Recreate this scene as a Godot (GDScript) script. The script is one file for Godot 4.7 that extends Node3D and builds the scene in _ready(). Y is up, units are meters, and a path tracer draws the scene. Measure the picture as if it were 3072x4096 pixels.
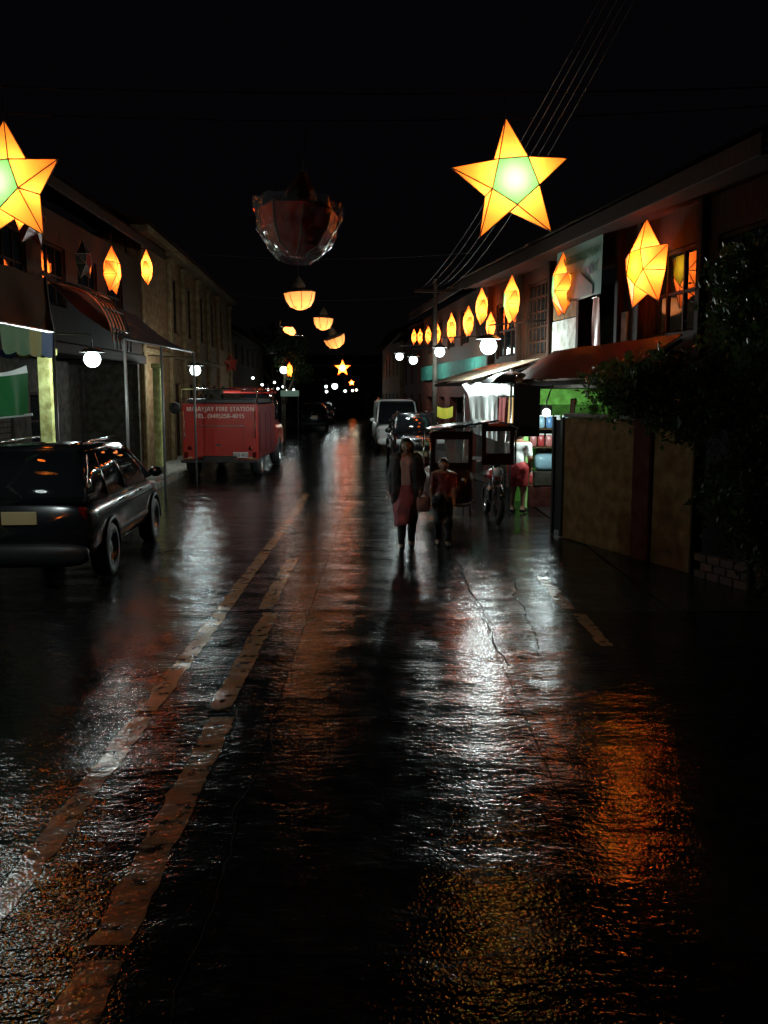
extends Node3D
# Night street after rain, hung with star lanterns. y is up, metres; the street runs along -z, "d" below is the distance -z.

var used := {}
var made := {}
var wob := FastNoiseLite.new()
var rng := RandomNumberGenerator.new()

func _ready() -> void:
	rng.seed = 77
	set_view()
	make_materials()
	build_ground()
	build_left_side()
	build_right_side()
	build_far_end()
	build_trees()
	build_vehicles()
	build_lanterns()
	build_lamps()
	build_stall_things()
	build_people()
	build_wires()

func set_view() -> void:
	var cam := Camera3D.new()
	cam.name = "camera"
	cam.fov = 58.0
	cam.near = 0.05
	cam.far = 900.0
	cam.position = Vector3(0, 2.2, 0)
	cam.rotation_degrees = Vector3(-7.3, 0, 0)
	add_child(cam)
	cam.current = true
	var e := Environment.new()
	e.background_mode = Environment.BG_SKY
	var sm := ProceduralSkyMaterial.new()
	sm.sky_top_color = Color(0.030, 0.022, 0.034)
	sm.sky_horizon_color = Color(0.036, 0.028, 0.034)
	sm.ground_bottom_color = Color(0.02, 0.016, 0.018)
	sm.ground_horizon_color = Color(0.03, 0.024, 0.028)
	sm.sun_angle_max = 0.0
	var sk := Sky.new()
	sk.sky_material = sm
	e.sky = sk
	e.background_energy_multiplier = 0.55
	e.tonemap_mode = Environment.TONE_MAPPER_LINEAR
	e.tonemap_exposure = 1.0
	e.sdfgi_enabled = true
	e.ssao_enabled = true
	e.ssil_enabled = true
	var w := WorldEnvironment.new()
	w.name = "surroundings"
	w.environment = e
	add_child(w)

# ---------------------------------------------------------------- helpers: nodes
func numbered(called: String) -> String:
	if not used.has(called):
		used[called] = 0
		return called
	used[called] += 1
	return "%s_%03d" % [called, used[called]]

func meta(o: Node, label: String, category: String, group := "") -> void:
	o.set_meta("label", label)
	o.set_meta("category", category)
	if group != "":
		o.set_meta("group", group)

func thing(called: String, label: String, category: String, xf := Transform3D.IDENTITY, group := "") -> Node3D:
	var o := Node3D.new()
	o.name = numbered(called)
	o.transform = xf
	add_child(o)
	meta(o, label, category, group)
	return o

func copy_of(o: Node3D, xf: Transform3D, label: String, group := "") -> Node3D:
	var c: Node3D = o.duplicate()
	var base: String = o.name
	if base.length() > 4 and base[base.length() - 4] == "_" and base.right(3).is_valid_int():
		base = base.left(base.length() - 4)
	c.name = numbered(base)
	c.transform = xf
	add_child(c)
	c.set_meta("label", label)
	if group != "":
		c.set_meta("group", group)
	return c

func commit(st: SurfaceTool, called: String, m: Material, parent: Node3D = null) -> MeshInstance3D:
	st.generate_normals()
	var o := MeshInstance3D.new()
	o.mesh = st.commit()
	o.material_override = m
	if parent == null:
		o.name = numbered(called)
		add_child(o)
	else:
		o.name = called
		parent.add_child(o, true)
	return o

func inst(mesh: Mesh, called: String, m: Material, parent: Node3D, xf := Transform3D.IDENTITY) -> MeshInstance3D:
	var o := MeshInstance3D.new()
	o.mesh = mesh
	o.material_override = m
	o.name = called
	o.transform = xf
	parent.add_child(o, true)
	return o

func structure(o: Node) -> Node:
	o.set_meta("kind", "structure")
	return o

func frame(origin: Vector3, along: Vector3) -> Transform3D:
	# local x runs along the wall, local z faces out of it
	var x := along.normalized()
	return Transform3D(Basis(x, Vector3.UP, x.cross(Vector3.UP).normalized()), origin)

func turned(at: Vector3, yaw: float, pitch := 0.0, roll := 0.0, s := 1.0) -> Transform3D:
	return Transform3D(Basis.from_euler(Vector3(pitch, yaw, roll)).scaled(Vector3.ONE * s), at)

# ---------------------------------------------------------------- helpers: shapes
func flat() -> SurfaceTool:
	var st := SurfaceTool.new()
	st.begin(Mesh.PRIMITIVE_TRIANGLES)
	st.set_smooth_group(-1)
	return st

func smooth() -> SurfaceTool:
	var st := SurfaceTool.new()
	st.begin(Mesh.PRIMITIVE_TRIANGLES)
	st.set_smooth_group(0)
	return st

func tri(st: SurfaceTool, a: Vector3, b: Vector3, c: Vector3) -> void:
	st.add_vertex(a)
	st.add_vertex(b)
	st.add_vertex(c)

func tri_out(st: SurfaceTool, a: Vector3, b: Vector3, c: Vector3, mid: Vector3) -> void:
	if (c - a).cross(b - a).dot(a + b + c - 3.0 * mid) >= 0.0:
		tri(st, a, b, c)
	else:
		tri(st, a, c, b)

func quad_out(st: SurfaceTool, a: Vector3, b: Vector3, c: Vector3, d: Vector3, mid: Vector3) -> void:
	if (c - a).cross(b - a).dot(a + b + c + d - 4.0 * mid) + (d - a).cross(c - a).dot(a + b + c + d - 4.0 * mid) >= 0.0:
		tri(st, a, b, c)
		tri(st, a, c, d)
	else:
		tri(st, a, c, b)
		tri(st, a, d, c)

func box(st: SurfaceTool, c: Vector3, s: Vector3, bevel := 0.0, b := Basis()) -> void:
	var h := s * 0.5
	var v := minf(bevel, minf(h.x, minf(h.y, h.z)) * 0.9)
	for ax in 3:
		var u := (ax + 1) % 3
		var w := (ax + 2) % 3
		for sg in [-1.0, 1.0]:
			var q := []
			for k in [[-1, -1], [1, -1], [1, 1], [-1, 1]]:
				var p := Vector3.ZERO
				p[ax] = sg * h[ax]
				p[u] = k[0] * (h[u] - v)
				p[w] = k[1] * (h[w] - v)
				q.append(c + b * p)
			quad_out(st, q[0], q[1], q[2], q[3], c)
	if v <= 0.0:
		return
	for ax in 3:
		var u := (ax + 1) % 3
		var w := (ax + 2) % 3
		for su in [-1.0, 1.0]:
			for sw in [-1.0, 1.0]:
				var q := []
				for k in [[-1, 0], [1, 0], [1, 1], [-1, 1]]:
					var p := Vector3.ZERO
					p[ax] = k[0] * (h[ax] - v)
					p[u] = su * (h[u] if k[1] == 0 else h[u] - v)
					p[w] = sw * (h[w] - v if k[1] == 0 else h[w])
					q.append(c + b * p)
				quad_out(st, q[0], q[1], q[2], q[3], c)
	for sx in [-1.0, 1.0]:
		for sy in [-1.0, 1.0]:
			for sz in [-1.0, 1.0]:
				var k := Vector3(sx, sy, sz)
				var i := h - Vector3(v, v, v)
				tri_out(st, c + b * (k * Vector3(h.x, i.y, i.z)), c + b * (k * Vector3(i.x, h.y, i.z)), c + b * (k * Vector3(i.x, i.y, h.z)), c)

func tube(st: SurfaceTool, pts: Array, radii, sides := 8, capped := true) -> void:
	var rings := []
	var up := Vector3.UP
	for i in pts.size():
		var t: Vector3 = (pts[mini(i + 1, pts.size() - 1)] - pts[maxi(i - 1, 0)]).normalized()
		if absf(t.dot(up)) > 0.95:
			up = Vector3.RIGHT if absf(t.x) < 0.9 else Vector3.FORWARD
		var a := t.cross(up).normalized()
		var b := a.cross(t).normalized()
		up = b
		var r: float = radii[i] if radii is Array else radii
		var ring := []
		for k in sides:
			var an := TAU * k / sides
			ring.append(pts[i] + (a * cos(an) + b * sin(an)) * r)
		rings.append(ring)
	for i in rings.size() - 1:
		var mid: Vector3 = (pts[i] + pts[i + 1]) * 0.5
		for k in sides:
			var n := (k + 1) % sides
			quad_out(st, rings[i][k], rings[i][n], rings[i + 1][n], rings[i + 1][k], mid)
	if capped:
		for e in [[0, 1], [rings.size() - 1, rings.size() - 2]]:
			for k in sides:
				tri_out(st, pts[e[0]], rings[e[0]][k], rings[e[0]][(k + 1) % sides], pts[e[1]])

func lathe(st: SurfaceTool, profile: Array, sides := 16, xf := Transform3D.IDENTITY) -> void:
	for i in profile.size() - 1:
		var p: Vector2 = profile[i]
		var q: Vector2 = profile[i + 1]
		for k in sides:
			var a := TAU * k / sides
			var b := TAU * (k + 1) / sides
			var a0 := xf * Vector3(p.x * cos(a), p.y, p.x * sin(a))
			var b0 := xf * Vector3(p.x * cos(b), p.y, p.x * sin(b))
			var a1 := xf * Vector3(q.x * cos(a), q.y, q.x * sin(a))
			var b1 := xf * Vector3(q.x * cos(b), q.y, q.x * sin(b))
			if p.x > 1e-5:
				tri(st, a0, a1, b0)
			if q.x > 1e-5:
				tri(st, b0, a1, b1)

func ball(st: SurfaceTool, c: Vector3, r: Vector3, sides := 14, rows := 9) -> void:
	var prof := []
	for i in rows + 1:
		var a := PI * i / rows - PI / 2
		prof.append(Vector2(cos(a) if i > 0 and i < rows else 0.0, sin(a)))
	lathe(st, prof, sides, Transform3D(Basis.from_scale(r), c))

func sheet(st: SurfaceTool, nu: int, nv: int, f: Callable) -> void:
	var g := []
	for i in nu + 1:
		var row := []
		for j in nv + 1:
			row.append(f.call(float(i) / nu, float(j) / nv))
		g.append(row)
	for i in nu:
		for j in nv:
			tri(st, g[i][j], g[i + 1][j], g[i + 1][j + 1])
			tri(st, g[i][j], g[i + 1][j + 1], g[i][j + 1])

func wall_with_holes(st: SurfaceTool, length: float, height: float, t: float, holes: Array, y0 := 0.0) -> void:
	# front face at z = 0, back at z = -t; holes are Rect2 in x, y
	var xs := [0.0, length]
	var ys := [y0, y0 + height]
	for r in holes:
		xs.append_array([r.position.x, r.end.x])
		ys.append_array([r.position.y, r.end.y])
	xs.sort()
	ys.sort()
	for i in xs.size() - 1:
		for j in ys.size() - 1:
			if xs[i + 1] - xs[i] < 1e-4 or ys[j + 1] - ys[j] < 1e-4:
				continue
			var m := Vector2((xs[i] + xs[i + 1]) / 2, (ys[j] + ys[j + 1]) / 2)
			var solid := true
			for r in holes:
				if r.has_point(m):
					solid = false
			if not solid:
				continue
			for z in [0.0, -t]:
				quad_out(st, Vector3(xs[i], ys[j], z), Vector3(xs[i + 1], ys[j], z), Vector3(xs[i + 1], ys[j + 1], z), Vector3(xs[i], ys[j + 1], z), Vector3(m.x, m.y, -t / 2))
	var rims := holes.duplicate()
	rims.append(Rect2(0, y0, length, height))
	for k in rims.size():
		var r: Rect2 = rims[k]
		var c := [Vector2(r.position.x, r.position.y), Vector2(r.end.x, r.position.y), r.end, Vector2(r.position.x, r.end.y)]
		for i in 4:
			var p: Vector2 = c[i]
			var q: Vector2 = c[(i + 1) % 4]
			var away := Vector3(r.get_center().x, r.get_center().y, -t / 2)
			if k < rims.size() - 1:
				away = 2.0 * Vector3((p.x + q.x) / 2, (p.y + q.y) / 2, -t / 2) - away
			quad_out(st, Vector3(p.x, p.y, 0), Vector3(q.x, q.y, 0), Vector3(q.x, q.y, -t), Vector3(p.x, p.y, -t), away)

func ring_loft(st: SurfaceTool, rings: Array, cap := true) -> void:
	var n: int = rings[0].size()
	var mids := []
	for r in rings:
		var m := Vector3.ZERO
		for p in r:
			m += p
		mids.append(m / n)
	for i in rings.size() - 1:
		var mid: Vector3 = (mids[i] + mids[i + 1]) / 2
		for k in n:
			quad_out(st, rings[i][k], rings[i][(k + 1) % n], rings[i + 1][(k + 1) % n], rings[i + 1][k], mid)
	if cap:
		for e in [[0, 1], [rings.size() - 1, rings.size() - 2]]:
			for k in n:
				tri_out(st, mids[e[0]], rings[e[0]][k], rings[e[0]][(k + 1) % n], mids[e[1]])

func lettering(text: String, size: float, m: Material, parent: Node3D, called: String, xf: Transform3D, bold := true) -> MeshInstance3D:
	var f := SystemFont.new()
	f.font_names = PackedStringArray(["Droid Sans"])
	f.font_weight = 700 if bold else 400
	var t := TextMesh.new()
	t.text = text
	t.font = f
	t.font_size = 64
	t.pixel_size = size / 64.0
	t.depth = 0.004
	t.curve_step = 2.0
	return inst(t, called, m, parent, xf)

# ---------------------------------------------------------------- materials
func mat(key: String, linear := Color(0.5, 0.5, 0.5), rough := 0.6, metal := 0.0) -> StandardMaterial3D:
	if made.has(key):
		return made[key]
	var m := StandardMaterial3D.new()
	m.resource_name = key
	m.albedo_color = linear.linear_to_srgb()
	m.roughness = rough
	m.metallic = metal
	made[key] = m
	return m

func noise_tex(size: int, freq: float, seed_: int, kind := FastNoiseLite.TYPE_SIMPLEX_SMOOTH, octaves := 3) -> Image:
	var n := FastNoiseLite.new()
	n.noise_type = kind
	n.seed = seed_
	n.frequency = freq
	n.fractal_type = FastNoiseLite.FRACTAL_FBM if octaves > 1 else FastNoiseLite.FRACTAL_NONE
	n.fractal_octaves = octaves
	if kind == FastNoiseLite.TYPE_CELLULAR:
		n.cellular_return_type = FastNoiseLite.RETURN_DISTANCE
	return n.get_seamless_image(size, size)

func two_tone(im: Image, a: Color, b: Color) -> ImageTexture:
	var out := Image.create(im.get_width(), im.get_height(), false, Image.FORMAT_RGB8)
	for y in im.get_height():
		for x in im.get_width():
			out.set_pixel(x, y, a.lerp(b, im.get_pixel(x, y).r))
	return ImageTexture.create_from_image(out)

func normal_of(im: Image, strength: float) -> ImageTexture:
	var c: Image = im.duplicate()
	c.convert(Image.FORMAT_RGBA8)
	c.bump_map_to_normal_map(strength)
	return ImageTexture.create_from_image(c)

func triplanar(m: StandardMaterial3D, tile: float) -> StandardMaterial3D:
	m.uv1_triplanar = true
	m.uv1_world_triplanar = true
	m.uv1_scale = Vector3.ONE / tile
	return m

func glowing(key: String, linear: Color, energy: float) -> StandardMaterial3D:
	var m := mat(key, Color(0.8, 0.8, 0.8), 0.4)
	m.emission_enabled = true
	m.emission = linear.linear_to_srgb()
	m.emission_energy_multiplier = energy
	return m

func paper(key: String, linear: Color, glow: float) -> StandardMaterial3D:
	var m := mat(key, linear, 0.55)
	m.backlight_enabled = true
	m.backlight = linear.linear_to_srgb()
	if glow > 0.0:
		m.emission_enabled = true
		m.emission = linear.linear_to_srgb()
		m.emission_energy_multiplier = glow
	return m

func make_materials() -> void:
	wob.seed = 5
	wob.frequency = 1.0
	wob.noise_type = FastNoiseLite.TYPE_SIMPLEX_SMOOTH
	wob.fractal_octaves = 2
	# wet brushed concrete: choppy ridges across the road, five to eight centimetres apart, with grit between, under a film of water
	var chop := FastNoiseLite.new()
	chop.seed = 11
	chop.frequency = 0.030
	chop.fractal_octaves = 2
	chop.fractal_gain = 0.45
	var ridges := chop.get_seamless_image(480, 1024)
	ridges.resize(1024, 1024, Image.INTERPOLATE_CUBIC)
	var grit := noise_tex(1024, 0.075, 12, FastNoiseLite.TYPE_SIMPLEX_SMOOTH, 2)
	var both := Image.create(1024, 1024, false, Image.FORMAT_RGBA8)
	for y in 1024:
		for x in 1024:
			var v := ridges.get_pixel(x, y).r * 0.64 + grit.get_pixel(x, y).r * 0.36
			both.set_pixel(x, y, Color(v, v, v))
	both.bump_map_to_normal_map(6.0)
	var wet_normal := ImageTexture.create_from_image(both)
	var patchy := noise_tex(512, 0.012, 21, FastNoiseLite.TYPE_SIMPLEX_SMOOTH, 4)
	var rough_tex := two_tone(patchy, Color(0.35, 0.35, 0.35), Color(1, 1, 1))
	var asphalt_tex := two_tone(noise_tex(512, 0.03, 22, FastNoiseLite.TYPE_SIMPLEX_SMOOTH, 5), Color(0.55, 0.53, 0.52), Color(1, 1, 1))
	var tones := [Color(0.018, 0.016, 0.015), Color(0.022, 0.020, 0.018), Color(0.015, 0.014, 0.013), Color(0.050, 0.047, 0.042)]
	for i in 4:
		var m := triplanar(mat("wet_road_%d" % i, tones[i], 0.15 if i < 3 else 0.17), 2.0)
		m.albedo_texture = asphalt_tex
		m.roughness_texture = rough_tex
		m.normal_enabled = true
		m.normal_texture = wet_normal
		m.normal_scale = [0.30, 0.26, 0.35, 0.32][i]
		m.metallic_specular = 0.32
	var pm := triplanar(mat("road_paint", Color(0.27, 0.125, 0.058), 0.18), 2.0)
	pm.metallic_specular = 0.28
	pm.roughness_texture = rough_tex
	var worn := noise_tex(512, 0.022, 23, FastNoiseLite.TYPE_SIMPLEX_SMOOTH, 5)
	for y in 512:
		for x in 512:
			var v := smoothstep(0.18, 0.40, worn.get_pixel(x, y).r)
			worn.set_pixel(x, y, Color(v, v, v))
	pm.albedo_texture = two_tone(worn, Color(0.30, 0.34, 0.42), Color(1, 1, 1))
	pm.normal_enabled = true
	pm.normal_texture = wet_normal
	pm.normal_scale = 0.27
	var plaster_n := normal_of(noise_tex(512, 0.03, 31, FastNoiseLite.TYPE_SIMPLEX_SMOOTH, 5), 3.0)
	var stains := two_tone(noise_tex(512, 0.012, 32, FastNoiseLite.TYPE_SIMPLEX_SMOOTH, 5), Color(0.62, 0.58, 0.52), Color(1, 1, 1))
	for a in [["plaster_tan", Color(0.14, 0.088, 0.048)], ["plaster_cream", Color(0.15, 0.105, 0.058)], ["plaster_green", Color(0.12, 0.34, 0.06)], ["plaster_yellow", Color(0.62, 0.66, 0.28)], ["plaster_grey", Color(0.075, 0.068, 0.06)], ["plaster_white", Color(0.62, 0.64, 0.62)], ["concrete", Color(0.24, 0.23, 0.21)], ["plaster_maroon", Color(0.07, 0.022, 0.018)], ["plaster_teal", Color(0.03, 0.14, 0.12)], ["plaster_ochre", Color(0.19, 0.12, 0.058)], ["panel_pale", Color(0.34, 0.36, 0.35)], ["plaster_dark", Color(0.06, 0.055, 0.05)]]:
		var m := triplanar(mat(a[0], a[1], 0.85), 1.6)
		m.metallic_specular = 0.15
		m.albedo_texture = stains
		m.normal_enabled = true
		m.normal_texture = plaster_n
		m.normal_scale = 0.5
	var grain := two_tone(noise_tex(256, 0.02, 41, FastNoiseLite.TYPE_SIMPLEX_SMOOTH, 4), Color(0.6, 0.57, 0.53), Color(1, 1, 1))
	for a in [["wood_dark", Color(0.026, 0.013, 0.008)], ["wood_brown", Color(0.034, 0.017, 0.010)]]:
		var m := mat(a[0], a[1], 0.8)
		m.metallic_specular = 0.15
		m.uv1_triplanar = true
		m.uv1_world_triplanar = true
		m.uv1_scale = Vector3(3.0, 0.5, 3.0)
		m.albedo_texture = grain
	mat("earth", Color(0.035, 0.03, 0.024), 0.8)
	mat("grit", Color(0.022, 0.019, 0.016), 0.95).metallic_specular = 0.1
	mat("roof_rust", Color(0.075, 0.032, 0.024), 0.42)
	mat("roof_grey", Color(0.11, 0.085, 0.06), 0.36)
	mat("steel", Color(0.45, 0.45, 0.46), 0.25, 1.0)
	mat("chrome", Color(0.75, 0.76, 0.78), 0.08, 1.0)
	mat("black_metal", Color(0.02, 0.02, 0.02), 0.35)
	mat("black_plastic", Color(0.018, 0.018, 0.019), 0.45)
	mat("rubber", Color(0.014, 0.014, 0.014), 0.7)
	mat("wire_black", Color(0.012, 0.011, 0.011), 0.5)
	mat("glass_dark", Color(0.006, 0.007, 0.008), 0.04)
	mat("stick", Color(0.10, 0.045, 0.02), 0.6)
	mat("leaf", Color(0.016, 0.026, 0.009), 0.42).backlight_enabled = true
	mat("leaf").backlight = Color(0.16, 0.20, 0.08)
	mat("leaf").metallic_specular = 0.3
	mat("bark", Color(0.06, 0.045, 0.032), 0.75)
	var car := mat("paint_black", Color(0.008, 0.008, 0.010), 0.22)
	car.clearcoat_enabled = true
	car.clearcoat = 1.0
	car.clearcoat_roughness = 0.05
	var red := mat("paint_red", Color(0.40, 0.018, 0.010), 0.3)
	red.clearcoat_enabled = true
	red.clearcoat = 0.8
	red.clearcoat_roughness = 0.12
	mat("paint_red_dark", Color(0.10, 0.008, 0.010), 0.35)
	mat("trike_maroon", Color(0.035, 0.006, 0.006), 0.3)
	var wh := mat("paint_white", Color(0.55, 0.56, 0.55), 0.3)
	wh.clearcoat_enabled = true
	mat("lamp_red", Color(0.09, 0.004, 0.004), 0.12)
	mat("lamp_clear", Color(0.6, 0.6, 0.6), 0.08)
	mat("plate", Color(0.36, 0.27, 0.14), 0.4)
	mat("letter_cream", Color(0.72, 0.55, 0.50), 0.5)
	mat("letter_dark", Color(0.03, 0.03, 0.04), 0.5)
	mat("canvas_brown", Color(0.045, 0.030, 0.020), 0.75)
	mat("canvas_dark", Color(0.03, 0.026, 0.028), 0.75)
	for a in [["cloth_green", Color(0.016, 0.09, 0.028)], ["cloth_white", Color(0.68, 0.70, 0.68)], ["cloth_yellow", Color(0.40, 0.38, 0.04)], ["cloth_blue", Color(0.07, 0.20, 0.46)], ["cloth_orange", Color(0.52, 0.13, 0.05)], ["cloth_rose", Color(0.40, 0.14, 0.10)]]:
		var m := mat(a[0], a[1], 0.45)
		m.backlight_enabled = true
		m.backlight = a[1].linear_to_srgb()
	mat("valance_green", Color(0.03, 0.16, 0.03), 0.7)
	mat("valance_yellow", Color(0.26, 0.26, 0.03), 0.7)
	mat("valance_blue", Color(0.04, 0.11, 0.28), 0.7)
	paper("paper_amber", Color(1.0, 0.36, 0.05), 0.12)
	paper("paper_orange", Color(1.0, 0.24, 0.03), 0.10)
	for k in ["canvas_brown", "canvas_dark", "wire_black", "bark", "roof_rust"]:
		mat(k).metallic_specular = 0.18
	mat("black_plastic").metallic_specular = 0.3
	paper("paper_leaf", Color(0.085, 0.30, 0.10), 0.08)
	paper("paper_green", Color(0.03, 0.115, 0.032), 0.3)
	paper("paper_cream", Color(1.0, 0.40, 0.13), 0.12)
	var crinkle := normal_of(noise_tex(256, 0.02, 61, FastNoiseLite.TYPE_CELLULAR, 2), 5.0)
	for a in [["foil_red", Color(0.16, 0.020, 0.014)], ["plastic_red", Color(0.22, 0.034, 0.022)]]:
		var m := mat(a[0], a[1], 0.12)
		m.uv1_triplanar = true
		m.uv1_scale = Vector3.ONE * 1.6
		m.normal_enabled = true
		m.normal_texture = crinkle
		m.normal_scale = 0.5
	mat("plastic_red").backlight_enabled = true
	mat("plastic_red").backlight = Color(0.35, 0.12, 0.09)
	mat("foil_silver", Color(0.16, 0.13, 0.10), 0.10, 0.8)
	glowing("bulb_warm", Color(1.0, 0.80, 0.45), 6.0)
	glowing("globe_white", Color(0.86, 1.0, 0.97), 6.0)
	glowing("globe_warm", Color(1.0, 0.86, 0.6), 6.0)
	mat("skin", Color(0.26, 0.13, 0.08), 0.5)
	mat("hair", Color(0.012, 0.010, 0.009), 0.4)
	mat("jacket_black", Color(0.018, 0.016, 0.020), 0.7)
	mat("shirt_pink", Color(0.55, 0.34, 0.32), 0.75)
	mat("skirt_rose", Color(0.30, 0.08, 0.10), 0.75)
	mat("trousers_black", Color(0.016, 0.016, 0.019), 0.75)
	mat("shirt_white", Color(0.72, 0.76, 0.72), 0.75)
	mat("shorts_red", Color(0.34, 0.03, 0.03), 0.7)
	mat("shirt_red", Color(0.22, 0.035, 0.035), 0.75)
	mat("eye_white", Color(0.7, 0.7, 0.68), 0.2)

# ---------------------------------------------------------------- road
func bend(d: float) -> float:
	var s := maxf(0.0, d - 16.0)
	return -0.045 * (s - 6.0 * (1.0 - exp(-s / 6.0)))

func road_y(x: float, d: float) -> float:
	return 0.009 * wob.get_noise_2d(x * 0.35 + 3.0, d * 0.85) + 0.0035 * wob.get_noise_2d(x * 1.1 + 40.0, d * 2.3) + 0.0019 * wob.get_noise_2d(x * 2.0 + 90.0, d * 5.0)

func road_sheet(x0: float, x1: float, d0: float, d1: float, step: float, lift: float, joint: float, ragged := 0.0) -> ArrayMesh:
	var xs := grid_lines(x0, x1, step, joint)
	var ds := grid_lines(d0, d1, step * 1.3, joint)
	var v := PackedVector3Array()
	var n := PackedVector3Array()
	var idx := PackedInt32Array()
	for d in ds:
		for i in xs.size():
			var x: float = xs[i]
			if ragged > 0.0 and (i == 0 or i == xs.size() - 1):
				x += ragged * (wob.get_noise_2d(d * 2.6, x0 * 31.0 + i * 7.0) + 0.6 * wob.get_noise_2d(d * 17.0, x0 * 17.0 + i * 5.0))
			var edge := minf(minf(x - x0, x1 - x), minf(d - d0, d1 - d))
			var y := road_y(x, d) + lift
			if joint > 0.0 and edge < 0.03:
				y -= 0.006 * pow(1.0 - clampf(edge / 0.03, 0, 1), 2.0)
			v.append(Vector3(x + bend(d), y, -d))
			var e := 0.02
			n.append(Vector3(-(road_y(x + e, d) - road_y(x - e, d)) / (2 * e), 1.0, (road_y(x, d + e) - road_y(x, d - e)) / (2 * e)).normalized())
	var w := xs.size()
	for j in ds.size() - 1:
		for i in w - 1:
			var a := j * w + i
			idx.append_array([a, a + w, a + 1, a + 1, a + w, a + w + 1])
	if joint > 0.0:   # sides of the slab
		var loop := []
		for i in w: loop.append(i)
		for j in range(1, ds.size()): loop.append(j * w + w - 1)
		for i in range(w - 2, -1, -1): loop.append((ds.size() - 1) * w + i)
		for j in range(ds.size() - 2, 0, -1): loop.append(j * w)
		var mid := Vector3((x0 + x1) / 2 + bend((d0 + d1) / 2), 0, -(d0 + d1) / 2)
		for k in loop.size():
			var a: Vector3 = v[loop[k]]
			var b: Vector3 = v[loop[(k + 1) % loop.size()]]
			var nn := (b - a).cross(Vector3.UP).normalized()
			if nn.dot(a - mid) < 0:
				nn = -nn
			var s := v.size()
			v.append_array([a, b, b - Vector3(0, 0.09, 0), a - Vector3(0, 0.09, 0)])
			n.append_array([nn, nn, nn, nn])
			idx.append_array([s, s + 1, s + 2, s, s + 2, s + 3])
	var arr := []
	arr.resize(Mesh.ARRAY_MAX)
	arr[Mesh.ARRAY_VERTEX] = v
	arr[Mesh.ARRAY_NORMAL] = n
	arr[Mesh.ARRAY_INDEX] = idx
	var m := ArrayMesh.new()
	m.add_surface_from_arrays(Mesh.PRIMITIVE_TRIANGLES, arr)
	return m

func grid_lines(a: float, b: float, step: float, joint: float) -> Array:
	var out := [a]
	if joint > 0.0:
		out.append_array([a + 0.008, a + 0.016, a + 0.03])
	var s: float = out[-1]
	var e := b - (0.03 if joint > 0.0 else 0.0)
	var n := maxi(1, roundi((e - s) / step))
	for i in range(1, n + 1):
		out.append(s + (e - s) * i / n)
	if joint > 0.0:
		out.append_array([b - 0.016, b - 0.008, b])
	return out

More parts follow.
